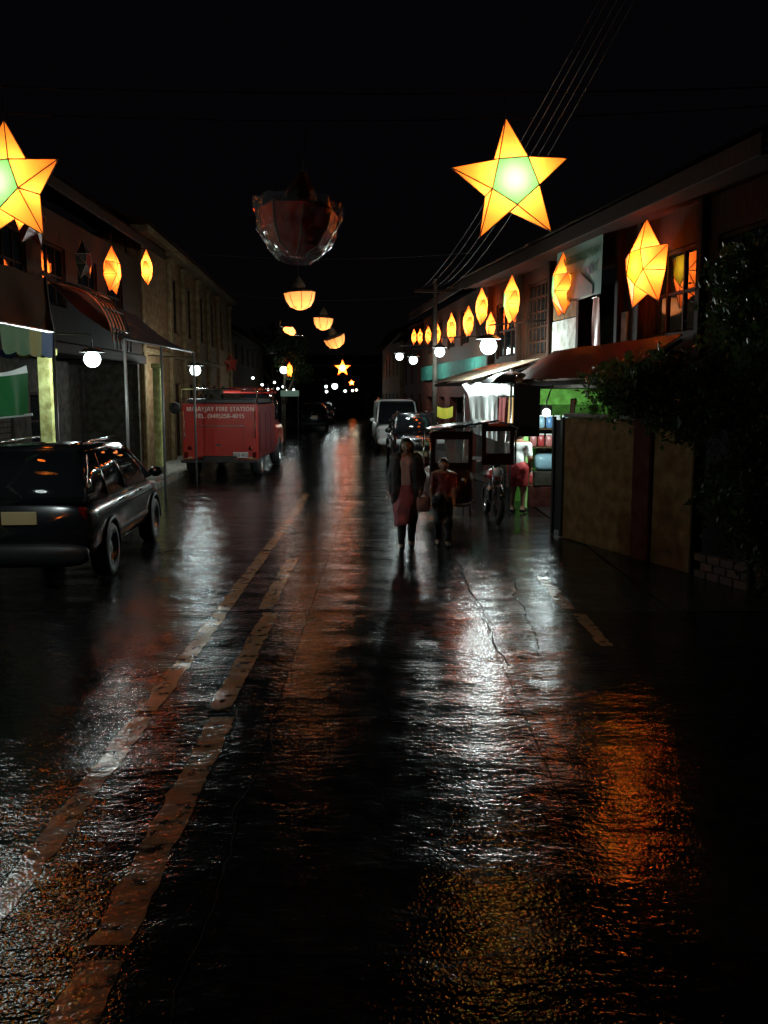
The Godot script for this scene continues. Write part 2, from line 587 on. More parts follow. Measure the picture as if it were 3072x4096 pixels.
func build_ground() -> void:
	var st := flat()
	quad_out(st, Vector3(-400, -0.16, -800), Vector3(400, -0.16, -800), Vector3(400, -0.16, 60), Vector3(-400, -0.16, 60), Vector3(0, -5, 0))
	structure(commit(st, "ground", mat("earth")))
	var road := Node3D.new()
	road.name = "road"
	add_child(road)
	structure(road)
	var bed := flat()
	var dd := [-8.0, 16.0, 20.0, 26.0, 34.0, 45.0, 60.0, 90.0, 140.0]
	for i in dd.size() - 1:
		quad_out(bed, Vector3(-5.3 + bend(dd[i]), -0.05, -dd[i]), Vector3(7.2 + bend(dd[i]), -0.05, -dd[i]), Vector3(7.2 + bend(dd[i + 1]), -0.05, -dd[i + 1]), Vector3(-5.3 + bend(dd[i + 1]), -0.05, -dd[i + 1]), Vector3(0, -5, -dd[i]))
	commit(bed, "road_bed", mat("plaster_grey"), road)
	var cols := [-5.2, -3.05, -0.76, 0.97, 2.95, 5.0, 7.1]
	var rows := [-4.0, 0.4, 3.4, 6.15, 9.2, 12.85, 16.4, 20.4, 24.6, 29.0, 34.0, 40.0]
	for j in rows.size() - 1:
		for i in cols.size() - 1:
			if i > 3 and rows[j] > 9.0:
				continue
			var step := 0.07 if rows[j] < 9 else (0.10 if rows[j] < 16 else 0.22)
			if rows[j + 1] < 1.0:
				step = 0.3
			var kind := (i * 2 + j * 5 + (i * j) % 3) % 3
			if i == 3 and j in [4, 5]:
				kind = 3
			inst(road_sheet(cols[i] + 0.0025, cols[i + 1] - 0.0025, rows[j] + 0.003, rows[j + 1] - 0.003, step, 0.0, 1.0), "slab", mat("wet_road_%d" % kind), road)
	inst(road_sheet(-5.2, 5.0, 40.0, 140.0, 0.8, -0.002, 0.0), "far_surface", mat("wet_road_0"), road)
	# worn painted lines
	var lines := [[-1.73, -1.585, 1.6, 3.36], [-1.73, -1.59, 3.45, 6.1], [-1.72, -1.58, 6.22, 9.15], [-1.73, -1.58, 9.26, 12.8], [-1.73, -1.59, 12.9, 16.35], [-1.73, -1.59, 16.5, 20.3],
		[-1.185, -1.01, 1.6, 3.36], [-1.19, -1.02, 3.46, 6.1], [-1.23, -1.07, 6.22, 9.15], [-1.30, -1.15, 9.3, 12.3], [1.90, 2.02, 7.9, 9.1], [1.84, 1.97, 9.3, 11.0]]
	for a in lines:
		var o := inst(road_sheet(a[0], a[1], a[2], a[3], 0.035 if a[2] < 15 else 0.2, 0.003, 0.0, 0.02), numbered("road_marking"), mat("road_paint"), self)
		structure(o)
	# cracks filled with grit
	for a in [[0.93, 12.7, 1.05, 7.3], [1.55, 11.6, 1.35, 7.6], [-0.74, 6.0, -0.80, 1.8], [-2.9, 9.0, -1.9, 8.6], [1.2, 6.6, 2.6, 6.9], [0.1, 9.1, 0.9, 8.7], [-4.2, 6.3, -3.1, 5.2]]:
		var c := flat()
		var n := 46
		for i in n:
			var q := []
			for k in [i, i + 1]:
				var u := float(k) / n
				var x := lerpf(a[0], a[2], u) + 0.09 * wob.get_noise_2d(u * 3.0 + a[0] * 9.0, a[1]) + 0.03 * wob.get_noise_2d(u * 16.0, a[0] * 5.0)
				var d := lerpf(a[1], a[3], u) + 0.05 * wob.get_noise_2d(u * 9.0, a[3] * 7.0)
				var w := 0.002 + 0.008 * absf(wob.get_noise_2d(u * 11.0, a[1] * 3.0))
				var t := Vector2(a[2] - a[0], a[3] - a[1]).normalized().orthogonal() * w
				q.append([Vector3(x + t.x, road_y(x + t.x, d + t.y) + 0.002, -d - t.y), Vector3(x - t.x, road_y(x - t.x, d - t.y) + 0.002, -d + t.y)])
			quad_out(c, q[0][0], q[0][1], q[1][1], q[1][0], Vector3(0, -9, -a[1]))
		structure(commit(c, "road_crack", mat("grit")))
	# raised footways with kerbs
	for side in [[-5.32, -9.5, 2.0, 60.0], [-5.32, -9.5, -6.0, 1.8]]:
		var f := flat()
		var n := 24
		for i in n:
			var d0: float = lerpf(side[2], side[3], float(i) / n)
			var d1: float = lerpf(side[2], side[3], float(i + 1) / n)
			var a := Vector3(side[0] + bend(d0), 0.13, -d0)
			var b := Vector3(side[0] + bend(d1), 0.13, -d1)
			var c := Vector3(side[1] + bend(d1), 0.14, -d1)
			var e := Vector3(side[1] + bend(d0), 0.14, -d0)
			quad_out(f, a, b, c, e, Vector3(-7, -4, -d0))
			quad_out(f, a, b, b + Vector3(0.02, -0.2, 0), a + Vector3(0.02, -0.2, 0), Vector3(-30, 0, -d0))
		structure(commit(f, "pavement", mat("concrete")))
	var kerb := Node3D.new()
	kerb.name = "kerb"
	add_child(kerb)
	structure(kerb)
	var ks := flat()
	box(ks, Vector3.ZERO, Vector3(0.13, 0.22, 0.94), 0.015)
	ks.generate_normals()
	var km := ks.commit()
	for i in 46:
		var d := 2.0 + i * 0.97
		inst(km, "kerb_stone", mat("concrete"), kerb, turned(Vector3(-5.26 + bend(d), 0.035 + 0.006 * sin(i * 2.3), -d), 0.0))
	# right-hand verge in front of the shops
	var vg := flat()
	var pts := [[2.95, 9.2], [2.95, 12.85], [2.95, 16.4], [2.95, 20.4], [2.2, 24.6], [2.0, 29.0], [2.2, 34.0], [2.4, 40.0], [2.6, 60.0]]
	for i in pts.size() - 1:
		var p: Array = pts[i]
		var q: Array = pts[i + 1]
		quad_out(vg, Vector3(p[0], 0.0 if i == 0 else 0.012, -p[1]), Vector3(q[0], 0.012, -q[1]), Vector3(8, 0.03, -q[1]), Vector3(8, 0.03, -p[1]), Vector3(5, -5, -q[1]))
	structure(commit(vg, "shop_apron", mat("wet_road_3")))

# ---------------------------------------------------------------- buildings
func window_unit(parent: Node3D, r: Rect2, z: float, m_frame: Material, m_pane: Material, mullions := 1, rails := 1, called := "window") -> MeshInstance3D:
	var st := flat()
	var t := 0.06
	var x0 := r.position.x
	var x1 := r.end.x
	var y0 := r.position.y
	var y1 := r.end.y
	box(st, Vector3((x0 + x1) / 2, y0 + t / 2, z), Vector3(x1 - x0, t, 0.07), 0.006)
	box(st, Vector3((x0 + x1) / 2, y1 - t / 2, z), Vector3(x1 - x0, t, 0.07), 0.006)
	for x in [x0 + t / 2, x1 - t / 2]:
		box(st, Vector3(x, (y0 + y1) / 2, z), Vector3(t, y1 - y0 - 2 * t, 0.066), 0.006)
	for i in mullions:
		box(st, Vector3(lerpf(x0, x1, float(i + 1) / (mullions + 1)), (y0 + y1) / 2, z), Vector3(0.045, y1 - y0 - 2 * t, 0.05), 0.005)
	for i in rails:
		box(st, Vector3((x0 + x1) / 2, lerpf(y0, y1, float(i + 1) / (rails + 1)), z), Vector3(x1 - x0 - 2 * t, 0.045, 0.044), 0.005)
	var w := commit(st, called, m_frame, parent)
	for i in mullions + 1:
		for j in rails + 1:
			var a := lerpf(x0 + t, x1 - t, float(i) / (mullions + 1)) + 0.03
			var b := lerpf(x0 + t, x1 - t, float(i + 1) / (mullions + 1)) - 0.03
			var c := lerpf(y0 + t, y1 - t, float(j) / (rails + 1)) + 0.03
			var d := lerpf(y0 + t, y1 - t, float(j + 1) / (rails + 1)) - 0.03
			var ps := flat()
			box(ps, Vector3((a + b) / 2, (c + d) / 2, z - 0.01), Vector3(b - a, d - c, 0.012))
			commit(ps, "pane", m_pane, w)
	return w

func tin_roof(parent: Node3D, x0: float, x1: float, top: Vector2, low: Vector2, m: Material, piece := 0.9, called := "roof_sheet") -> void:
	# corrugated sheets from (y, z) top down to low, side by side along x
	var n := maxi(1, roundi((x1 - x0) / piece))
	for k in n:
		var a := lerpf(x0, x1, float(k) / n) - (0.02 if k > 0 else 0.0)
		var b := lerpf(x0, x1, float(k + 1) / n)
		var st := smooth()
		var lift := 0.006 * (k % 2) + rng.randf() * 0.004
		var waves := maxi(4, roundi((b - a) / 0.11))
		for side in [0.0, -0.004]:
			sheet(st, waves * 4, 2, func(u, v):
				var w: float = sin(u * waves * TAU) * 0.014 + lift + side
				var sl := (low - top).normalized()
				var p := top.lerp(low, v)
				return Vector3(lerpf(a, b, u), p.x + w * absf(sl.y), p.y + w * absf(sl.x) * signf(sl.y)))
		commit(st, called, m, parent)

func build_left_side() -> void:
	# arcaded house with yellow columns
	var d0 := 6.0
	var d1 := 24.7
	var h := thing("arcade_house", "two-storey house with yellow ground-floor columns behind the tent awnings", "building", frame(Vector3(-6.15, 0.13, -d0), Vector3(-0.012, 0, -1)))
	var length := d1 - d0
	var holes := []
	for i in 8:
		holes.append(Rect2(0.9 + i * 2.1, 3.75, 1.35, 1.15))
	var st := flat()
	wall_with_holes(st, length, 2.45, 0.2, holes, 3.05)
	commit(st, "upper_wall", mat("wood_brown"), h)
	for i in 8:
		var w := window_unit(h, holes[i], -0.08, mat("wood_dark"), mat("glass_dark"), 2, 1)
		w.set_meta("note", "")
		w.remove_meta("note")
	st = flat()
	box(st, Vector3(length / 2, 2.95, -0.06), Vector3(length, 0.22, 0.34), 0.02)
	commit(st, "beam", mat("wood_dark"), h)
	st = flat()
	wall_with_holes(st, length, 2.85, 0.15, [Rect2(1.2, 0, 2.4, 2.3), Rect2(5.2, 0, 1.1, 2.2), Rect2(7.4, 0.8, 1.6, 1.3), Rect2(10.6, 0, 3.0, 2.3), Rect2(14.6, 0.8, 1.8, 1.3)], 0.0)
	var back := commit(st, "ground_floor_wall", mat("plaster_dark"), h)
	back.position.z = -1.5
	for a in [[1.2, 2.4, 2.3], [5.2, 1.1, 2.2], [10.6, 3.0, 2.3]]:   # roll-down shutters and a door, slat by slat
		var door := flat()
		box(door, Vector3(a[0] + a[1] / 2, a[2] - 0.06, -1.53), Vector3(a[1], 0.12, 0.16), 0.02)
		var dn := commit(door, "shutter", mat("steel"), h)
		var ss := flat()
		box(ss, Vector3.ZERO, Vector3(a[1] - 0.04, 0.105, 0.03), 0.012)
		ss.generate_normals()
		var sm := ss.commit()
		for k in 19:
			inst(sm, "slat", mat("plaster_grey"), dn, Transform3D(Basis(), Vector3(a[0] + a[1] / 2, 0.08 + k * 0.112, -1.57)))
	window_unit(h, Rect2(7.4, 0.8, 1.6, 1.3), -1.58, mat("wood_dark"), mat("glass_dark"), 1, 1)
	window_unit(h, Rect2(14.6, 0.8, 1.8, 1.3), -1.58, mat("wood_dark"), mat("glass_dark"), 1, 1)
	# columns: square shafts with a cap and a base
	for c in [[1.6, 0.24], [9.95, 0.24], [18.15, 0.20]]:
		var cs := flat()
		box(cs, Vector3(c[0], 1.42, 0.5), Vector3(c[1], 2.6, c[1]), 0.02)
		var col := commit(cs, "column", mat("plaster_yellow"), h)
		var cap := flat()
		box(cap, Vector3(c[0], 2.78, 0.5), Vector3(c[1] + 0.07, 0.12, c[1] + 0.07), 0.015)
		commit(cap, "capital", mat("plaster_yellow"), col)
		var bs := flat()
		box(bs, Vector3(c[0], 0.08, 0.5), Vector3(c[1] + 0.08, 0.2, c[1] + 0.08), 0.015)
		commit(bs, "plinth", mat("concrete"), col)
	st = flat()
	box(st, Vector3(length / 2, 5.66, 0.62), Vector3(length + 0.4, 0.2, 0.05), 0.01)
	commit(st, "fascia", mat("wood_brown"), h)
	tin_roof(h, -0.2, length + 0.2, Vector2(7.4, -3.2), Vector2(5.76, 0.68), mat("roof_rust"), 1.0)
	st = flat()
	for a in [[0.0, 0.15], [length - 0.15, 0.15]]:
		box(st, Vector3(a[0] + a[1] / 2, 2.75, -3.1), Vector3(a[1], 5.5, 6.0))
	box(st, Vector3(length / 2, 3.0, -3.2), Vector3(length - 0.34, 0.12, 5.6))
	commit(st, "end_wall", mat("plaster_grey"), h)
	# tall plastered house with pilasters
	var p := thing("plastered_house", "tall tan plastered house with pilasters beyond the arcaded house", "building", frame(Vector3(-6.5, 0.13, -24.9), Vector3(-0.045, 0, -1)))
	holes = []
	for i in 5:
		holes.append(Rect2(5.2 + i * 2.9, 4.0, 1.0, 1.7))
		holes.append(Rect2(5.2 + i * 2.9, 0.0, 1.1, 2.4))
	st = flat()
	wall_with_holes(st, 20.0, 6.3, 0.25, holes)
	commit(st, "wall", mat("plaster_tan"), p)
	for i in 5:
		window_unit(p, holes[i * 2], -0.12, mat("wood_dark"), mat("glass_dark"), 1, 2)
		window_unit(p, holes[i * 2 + 1], -0.12, mat("wood_dark"), mat("wood_brown"), 1, 1, "door")
	for x in [0.2, 4.3, 6.9, 9.9, 12.7, 15.6, 19.8]:
		st = flat()
		box(st, Vector3(x, 3.1, 0.06), Vector3(0.32, 6.2, 0.12), 0.02)
		box(st, Vector3(x, 6.12, 0.09), Vector3(0.44, 0.16, 0.18), 0.02)
		commit(st, "pilaster", mat("plaster_cream"), p)
	st = flat()
	box(st, Vector3(10, 6.36, 0.12), Vector3(20.3, 0.2, 0.5), 0.03)
	box(st, Vector3(10, 3.25, 0.05), Vector3(20.1, 0.16, 0.12), 0.02)
	commit(st, "cornice", mat("plaster_cream"), p)
	st = flat()
	box(st, Vector3(0.13, 3.1, -3.2), Vector3(0.26, 6.2, 5.8))
	box(st, Vector3(10, 6.2, -3.2), Vector3(19.4, 0.2, 5.8))
	commit(st, "side_wall", mat("plaster_tan"), p)
	tin_roof(p, -0.2, 20.2, Vector2(7.9, -3.4), Vector2(6.5, 0.42), mat("roof_rust"), 1.4)
	# awnings of canvas on poles over the footway
	awning("brown hipped canvas tent with a green and yellow valance above the parked black car", [Vector3(-4.62, 3.05, -7.6), Vector3(-4.62, 3.05, -13.1)], Vector3(-5.95, 4.22, -8.6), Vector3(-5.95, 4.2, -16.6), "canvas_brown", true)
	awning("dark lean-to canvas awning on thin poles beside the fire truck", [Vector3(-4.62, 3.16, -16.7), Vector3(-4.72, 3.22, -23.2)], Vector3(-6.1, 4.35, -16.7), Vector3(-6.1, 4.1, -23.2), "canvas_dark", false)

func awning(label: String, low: Array, ridge_a: Vector3, ridge_b: Vector3, m: String, valance: bool) -> void:
	var t := thing("canvas_awning", label, "awning")
	var st := smooth()
	sheet(st, 24, 8, func(u, v):
		var a: Vector3 = low[0].lerp(low[1], u)
		var b := ridge_a.lerp(ridge_b, u)
		var p := a.lerp(b, v)
		p.y -= 0.16 * sin(PI * v) * (0.75 + 0.25 * sin(u * 19.0)) + 0.015 * sin(u * 40.0 + v * 3.0)
		return p)
	commit(st, "canopy", mat(m), t)
	if valance:
		var hip := smooth()
		var corner := Vector3(-6.1, 3.1, -14.9)
		sheet(hip, 10, 8, func(u, v):
			var p: Vector3 = low[1].lerp(corner, u).lerp(ridge_b, v)
			p.y -= 0.08 * sin(PI * v)
			return p)
		commit(hip, "hip_panel", mat(m), t)
		var edge := flat()
		tube(edge, [low[1] + Vector3(0, 0.01, 0), low[1].lerp(ridge_b, 0.5) - Vector3(0, 0.13, 0), ridge_b + Vector3(0, 0.01, 0)], 0.028, 6)
		commit(edge, "hip_trim", mat("plaster_grey"), t)
		var cols := ["canvas_brown", "valance_green", "valance_green", "valance_yellow", "valance_blue"]
		for k in 12:
			var a: Vector3 = low[0].lerp(low[1], k / 12.0)
			var b: Vector3 = low[0].lerp(low[1], (k + 1) / 12.0)
			var vs := smooth()
			sheet(vs, 6, 4, func(u, v):
				var q := a.lerp(b, u)
				return q + Vector3(0.02 * sin(u * TAU + k) * v + 0.01, -0.02 - v * (0.30 + 0.05 * sin(u * PI)), 0))
			commit(vs, "valance", mat(cols[mini(4, maxi(0, k - 7))]), t)
		for k in 3:
			var a: Vector3 = low[1].lerp(corner, k / 3.0)
			var b: Vector3 = low[1].lerp(corner, (k + 1) / 3.0)
			var vs := smooth()
			sheet(vs, 6, 4, func(u, v):
				var q := a.lerp(b, u)
				return q + Vector3(0, -0.02 - v * (0.28 + 0.05 * sin(u * PI)), 0.02 * sin(u * TAU + k) * v + 0.01))
			commit(vs, "valance", mat(["valance_yellow", "valance_yellow", "valance_blue"][k]), t)
	var posts := [low[0], low[1]] if valance else [low[0], low[0].lerp(low[1], 0.45), low[1]]
	for q in posts:
		var ps := smooth()
		tube(ps, [Vector3(q.x, 0.0, q.z), q], 0.028, 8)
		commit(ps, "pole", mat("pole_paint", Color(0.09, 0.085, 0.08), 0.4), t)
	var rl := smooth()
	tube(rl, [low[0], low[1]], 0.02, 6)
	commit(rl, "rail", mat("pole_paint", Color(0.09, 0.085, 0.08), 0.4), t)

func build_right_side() -> void:
	# long shop-house with the lantern balcony: local x runs from its far end towards the camera
	var far := Vector3(2.55, 0, -22.5)
	var near := Vector3(4.5, 0, -10.4)
	var h := thing("shop_house", "long two-storey wooden shop-house hung with star lanterns under its eave", "building", frame(far, near - far))
	var length := (near - far).length()
	var holes := [Rect2(0.5, 3.0, 1.5, 1.25), Rect2(2.75, 2.95, 1.55, 1.5), Rect2(6.08, 2.55, 1.5, 1.75), Rect2(8.6, 3.0, 1.5, 1.2), Rect2(10.6, 3.0, 1.3, 1.2)]
	var st := flat()
	wall_with_holes(st, length, 2.35, 0.2, holes, 2.5)
	commit(st, "upper_wall", mat("wood_brown"), h)
	for i in holes.size():
		if i == 2:
			continue
		window_unit(h, holes[i], -0.08, mat("wood_dark"), mat("glass_dark"), 5 if i == 1 else 2, 4 if i == 1 else 1)
	st = flat()
	box(st, Vector3(6.83, 3.42, -1.4), Vector3(3.4, 1.9, 0.1))
	commit(st, "room_wall", mat("plaster_maroon"), h)
	for a in [[5.22, 3.25, 1.4, 0.62], [7.84, 3.12, 0.2, 0.7]]:
		st = flat()
		box(st, Vector3(a[0], a[1], 0.02), Vector3(a[2], a[3], 0.04), 0.006)
		commit(st, "white_panel", mat("panel_pale"), h)
	st = flat()
	box(st, Vector3(5.22, 3.86, 0.018), Vector3(1.38, 0.56, 0.03), 0.005)
	commit(st, "brown_panel", mat("plaster_tan"), h)
	for x in [0.1, 2.4, 4.43, 6.0, 7.68, 8.45, 10.3, 12.1]:
		st = flat()
		box(st, Vector3(x, 3.66, 0.05), Vector3(0.13, 2.3, 0.12), 0.012)
		commit(st, "post", mat("wood_dark"), h)
	for y in [2.62, 2.86]:
		st = flat()
		box(st, Vector3(3.5, y, 0.16), Vector3(1.3, 0.05, 0.05), 0.008)
		commit(st, "rail", mat("plaster_white"), h)
	st = flat()
	box(st, Vector3(length / 2, 2.44, 0.05), Vector3(length, 0.12, 0.3), 0.015)
	commit(st, "sill_beam", mat("wood_dark"), h)
	st = flat()
	box(st, Vector3(length / 2, 4.80, 0.58), Vector3(length + 0.5, 0.24, 0.05), 0.01)
	commit(st, "fascia", mat("wood_brown"), h)
	st = flat()
	box(st, Vector3(length / 2, 4.72, 0.27), Vector3(length + 0.4, 0.03, 0.56))
	commit(st, "soffit", mat("wood_brown"), h)
	tin_roof(h, -0.2, length + 0.25, Vector2(6.5, -3.2), Vector2(4.94, 0.66), mat("roof_grey"), 1.0)
	st = flat()
	wall_with_holes(st, length, 2.38, 0.2, [Rect2(0.5, 0, 1.3, 2.1), Rect2(2.1, 0, 1.3, 2.1), Rect2(3.9, 0, 3.7, 2.3)], 0.0)
	commit(st, "lower_wall", mat("plaster_dark"), h)
	for a in [[0.5, 1.3], [2.1, 1.3]]:
		st = flat()
		box(st, Vector3(a[0] + a[1] / 2, 2.03, -0.12), Vector3(a[1], 0.12, 0.12), 0.02)
		var dn := commit(st, "shutter", mat("steel"), h)
		var ss := flat()
		box(ss, Vector3.ZERO, Vector3(a[1] - 0.04, 0.105, 0.03), 0.012)
		ss.generate_normals()
		var sm := ss.commit()
		for k in 17:
			inst(sm, "slat", mat("plaster_grey"), dn, Transform3D(Basis(), Vector3(a[0] + a[1] / 2, 0.08 + k * 0.113, -0.14)))
	for x in [0.1, length - 0.1]:
		st = flat()
		box(st, Vector3(x, 2.4, -3.0), Vector3(0.2, 4.8, 5.5))
		commit(st, "end_wall", mat("plaster_grey"), h)
	# rusty tin canopies over the shop fronts
	for a in [["rusty tin shop canopy above the green store", 5.2, 10.2, 2.98, 2.44, 0.85, "roof_rust"], ["brown tin shop canopy below the small round-lamp bracket", 0.9, 4.35, 2.86, 2.46, 1.35, "roof_grey"]]:
		var c := thing("tin_canopy", a[0], "canopy", frame(far, near - far))
		tin_roof(c, a[1], a[2], Vector2(a[3], 0.22), Vector2(a[4], 0.22 + a[5]), mat(a[6]), 0.85)
		st = flat()
		box(st, Vector3((a[1] + a[2]) / 2, a[4] - 0.07, 0.18 + a[5]), Vector3(a[2] - a[1], 0.07, 0.05), 0.01)
		commit(st, "edge_beam", mat("wood_dark"), c)
		for x in [a[1] + 0.06, a[2] - 0.06]:
			st = flat()
			tube(st, [Vector3(x, a[4] - 0.07, 0.18 + a[5]), Vector3(x, a[3] - 0.08, 0.22)], 0.025, 6)
			commit(st, "bracket", mat("black_metal"), c)
	# printed banner with a house picture, hung under the eave
	var b := thing("cloth_banner", "pale green printed banner with a dark house picture hung between the lanterns", "banner", frame(far, near - far))
	st = smooth()
	sheet(st, 16, 10, func(u, v): return Vector3(5.45 + u * 2.1, 4.70 - v * 0.92, 0.30 + 0.025 * sin(u * 9.0) * v))
	commit(st, "sheet", mat("banner_green", Color(0.11, 0.20, 0.16), 0.6), b)
	st = flat()
	for q in [[Vector2(5.75, 3.80), Vector2(6.65, 4.22), Vector2(7.25, 3.95), Vector2(7.25, 3.80)]]:
		tri(st, Vector3(q[0].x, q[0].y, 0.338), Vector3(q[1].x, q[1].y, 0.338), Vector3(q[3].x, q[3].y, 0.338))
		tri(st, Vector3(q[1].x, q[1].y, 0.338), Vector3(q[2].x, q[2].y, 0.338), Vector3(q[3].x, q[3].y, 0.338))
	commit(st, "house_print", mat("print_dark", Color(0.02, 0.05, 0.05), 0.5), b)
	lettering("PANGKABUHAYAN", 0.20, mat("print_green", Color(0.012, 0.09, 0.02), 0.5), b, "lettering", Transform3D(Basis(), Vector3(6.5, 4.47, 0.338)))
	lettering("YAY", 0.22, mat("print_blue", Color(0.02, 0.04, 0.12), 0.5), b, "lettering", Transform3D(Basis(), Vector3(7.1, 4.2, 0.342)))
	# cloth hanging in the open upstairs doorway
	var cl := thing("hanging_cloth", "narrow reddish cloth hanging in the dark upstairs doorway", "cloth", frame(far, near - far))
	st = smooth()
	sheet(st, 6, 10, func(u, v): return Vector3(6.62 + u * 0.30, 3.80 - v * 0.82, 0.06 + 0.02 * sin(u * 8.0 + v * 3.0)))
	commit(st, "drape", mat("cloth_rose"), cl)
	st = smooth()
	tube(st, [Vector3(6.57, 3.81, 0.06), Vector3(6.97, 3.83, 0.06)], 0.012, 6)
	commit(st, "rod", mat("steel"), cl)
	# second row house, teal band under its lanterns
	var far2 := Vector3(1.45, 0, -34.2)
	var near2 := Vector3(2.62, 0, -22.8)
	var h2 := thing("teal_row_house", "narrow row house with a teal painted band below its lantern eave", "building", frame(far2, near2 - far2))
	var l2 := (near2 - far2).length()
	holes = []
	for i in 5:
		holes.append(Rect2(0.7 + i * 2.2, 3.55, 1.3, 1.0))
	st = flat()
	wall_with_holes(st, l2, 1.75, 0.2, holes, 3.15)
	commit(st, "upper_wall", mat("wood_brown"), h2)
	for i in 5:
		window_unit(h2, holes[i], -0.08, mat("wood_dark"), mat("glass_dark"), 2, 1)
	st = flat()
	box(st, Vector3(l2 / 2, 2.9, -0.02), Vector3(l2, 0.5, 0.24), 0.02)
	commit(st, "painted_band", mat("plaster_teal"), h2)
	st = flat()
	wall_with_holes(st, l2, 2.6, 0.2, [Rect2(0.8, 0, 1.8, 2.1), Rect2(3.6, 0, 1.0, 2.1), Rect2(5.6, 0, 2.2, 2.1), Rect2(8.8, 0, 1.8, 2.1)], 0.0)
	commit(st, "lower_wall", mat("plaster_maroon"), h2)
	st = flat()
	box(st, Vector3(l2 / 2, 1.3, -0.5), Vector3(l2 - 0.4, 2.6, 0.1))
	commit(st, "room_wall", mat("plaster_grey"), h2)
	st = flat()
	box(st, Vector3(l2 / 2, 4.94, 0.5), Vector3(l2 + 0.2, 0.2, 0.05), 0.01)
	commit(st, "fascia", mat("wood_brown"), h2)
	tin_roof(h2, -0.1, l2 + 0.1, Vector2(6.4, -3.0), Vector2(5.05, 0.56), mat("roof_rust"), 1.2)
	st = flat()
	box(st, Vector3(0.1, 2.4, -3.0), Vector3(0.2, 4.8, 5.5))
	commit(st, "end_wall", mat("plaster_grey"), h2)
	# yard wall, gate and the house corner behind the tree
	var wl := Vector3(2.74, 0, -14.05)
	var wr := Vector3(3.74, 0, -11.15)
	var w := thing("yard_wall", "tan plastered yard wall with a dark painted pier under the tree", "wall", frame(wl, wr - wl))
	var lw := (wr - wl).length()
	st = flat()
	box(st, Vector3(0.93, 0.92, -0.09), Vector3(1.86, 1.84, 0.18), 0.015)
	commit(st, "wall_panel", mat("plaster_ochre"), w)
	st = flat()
	box(st, Vector3(2.06, 0.94, -0.08), Vector3(0.40, 1.88, 0.26), 0.02)
	commit(st, "pier", mat("plaster_maroon"), w)
	st = flat()
	box(st, Vector3(2.26 + (lw - 2.26) / 2, 0.90, -0.09), Vector3(lw - 2.26, 1.80, 0.18), 0.015)
	commit(st, "wall_panel", mat("plaster_ochre"), w)
	st = flat()
	box(st, Vector3(0.93, 1.88, -0.09), Vector3(1.86, 0.06, 0.24), 0.015)
	box(st, Vector3(2.26 + (lw - 2.26) / 2, 1.84, -0.09), Vector3(lw - 2.26, 0.06, 0.24), 0.015)
	commit(st, "coping", mat("concrete"), w)
	var g := thing("iron_gate", "narrow black sheet-iron gate at the far end of the tan wall", "gate", frame(Vector3(2.62, 0, -14.38), wl - Vector3(2.62, 0, -14.38)))
	st = flat()
	box(st, Vector3(0.16, 0.95, -0.03), Vector3(0.30, 1.70, 0.02))
	commit(st, "panel", mat("black_metal"), g)
	for x in [0.03, 0.29]:
		st = flat()
		box(st, Vector3(x, 0.93, -0.01), Vector3(0.05, 1.84, 0.05), 0.006)
		commit(st, "stile", mat("black_metal"), g)
	var rw := Vector3(5.6, 0, -6.2)
	var w2 := thing("brick_planter", "low brick planter edge beneath the dark shrub", "planter", frame(wr + Vector3(0.05, 0, 0.12), rw - wr))
	var bs := flat()
	box(bs, Vector3.ZERO, Vector3(0.215, 0.09, 0.11), 0.008)
	bs.generate_normals()
	var bm := bs.commit()
	for row in 3:
		for k in 11:
			inst(bm, "brick", mat("brick_dull_%d" % ((k + row) % 2), Color(0.07, 0.035, 0.025) if (k + row) % 2 else Color(0.05, 0.028, 0.02), 0.95), w2, Transform3D(Basis(), Vector3(0.12 + k * 0.228 + (0.11 if row % 2 else 0.0), 0.05 + row * 0.1, 0)))
	var nb := thing("corner_house", "pale corner house with a white-framed upper window half hidden by the tree", "building", frame(Vector3(4.95, 0, -10.2), Vector3(0.25, 0, 1)))
	st = flat()
	wall_with_holes(st, 6.0, 6.2, 0.2, [Rect2(0.6, 3.2, 1.0, 1.2), Rect2(3.2, 3.2, 1.0, 1.2)], 0.0)
	commit(st, "wall", mat("plaster_grey"), nb)
	for x in [0.6, 3.2]:
		window_unit(nb, Rect2(x, 3.2, 1.0, 1.2), -0.06, mat("plaster_white"), mat("glass_dark"), 1, 1)
	st = flat()
	box(st, Vector3(0.12, 3.1, -2.2), Vector3(0.22, 6.2, 4.0))
	commit(st, "side_wall", mat("plaster_grey"), nb)
	tin_roof(nb, -0.3, 6.3, Vector2(7.4, -3.0), Vector2(6.3, 0.4), mat("roof_rust"), 1.3)

func far_house(label: String, xf: Transform3D, length: float, height: float, wall_m: String, n: int) -> void:
	var h := thing("far_house", label, "building", xf)
	var holes := []
	for i in n:
		var x := (i + 0.5) * length / n
		holes.append(Rect2(x - 0.5, height - 2.0, 1.0, 1.2))
		holes.append(Rect2(x - 0.6, 0.0, 1.2, 2.2))
	var st := flat()
	wall_with_holes(st, length, height, 0.2, holes)
	commit(st, "wall", mat(wall_m), h)
	for i in n:
		window_unit(h, holes[i * 2], -0.1, mat("wood_dark"), mat("glass_dark"), 1, 1)
		window_unit(h, holes[i * 2 + 1], -0.1, mat("wood_dark"), mat("wood_brown"), 1, 1, "door")
	st = flat()
	box(st, Vector3(length / 2, height / 2, -3.0), Vector3(length - 0.1, height - 0.1, 5.4))
	commit(st, "inner_wall", mat("plaster_dark"), h)
	tin_roof(h, -0.3, length + 0.3, Vector2(height + 1.3, -3.0), Vector2(height + 0.05, 0.5), mat("roof_rust"), 1.6)

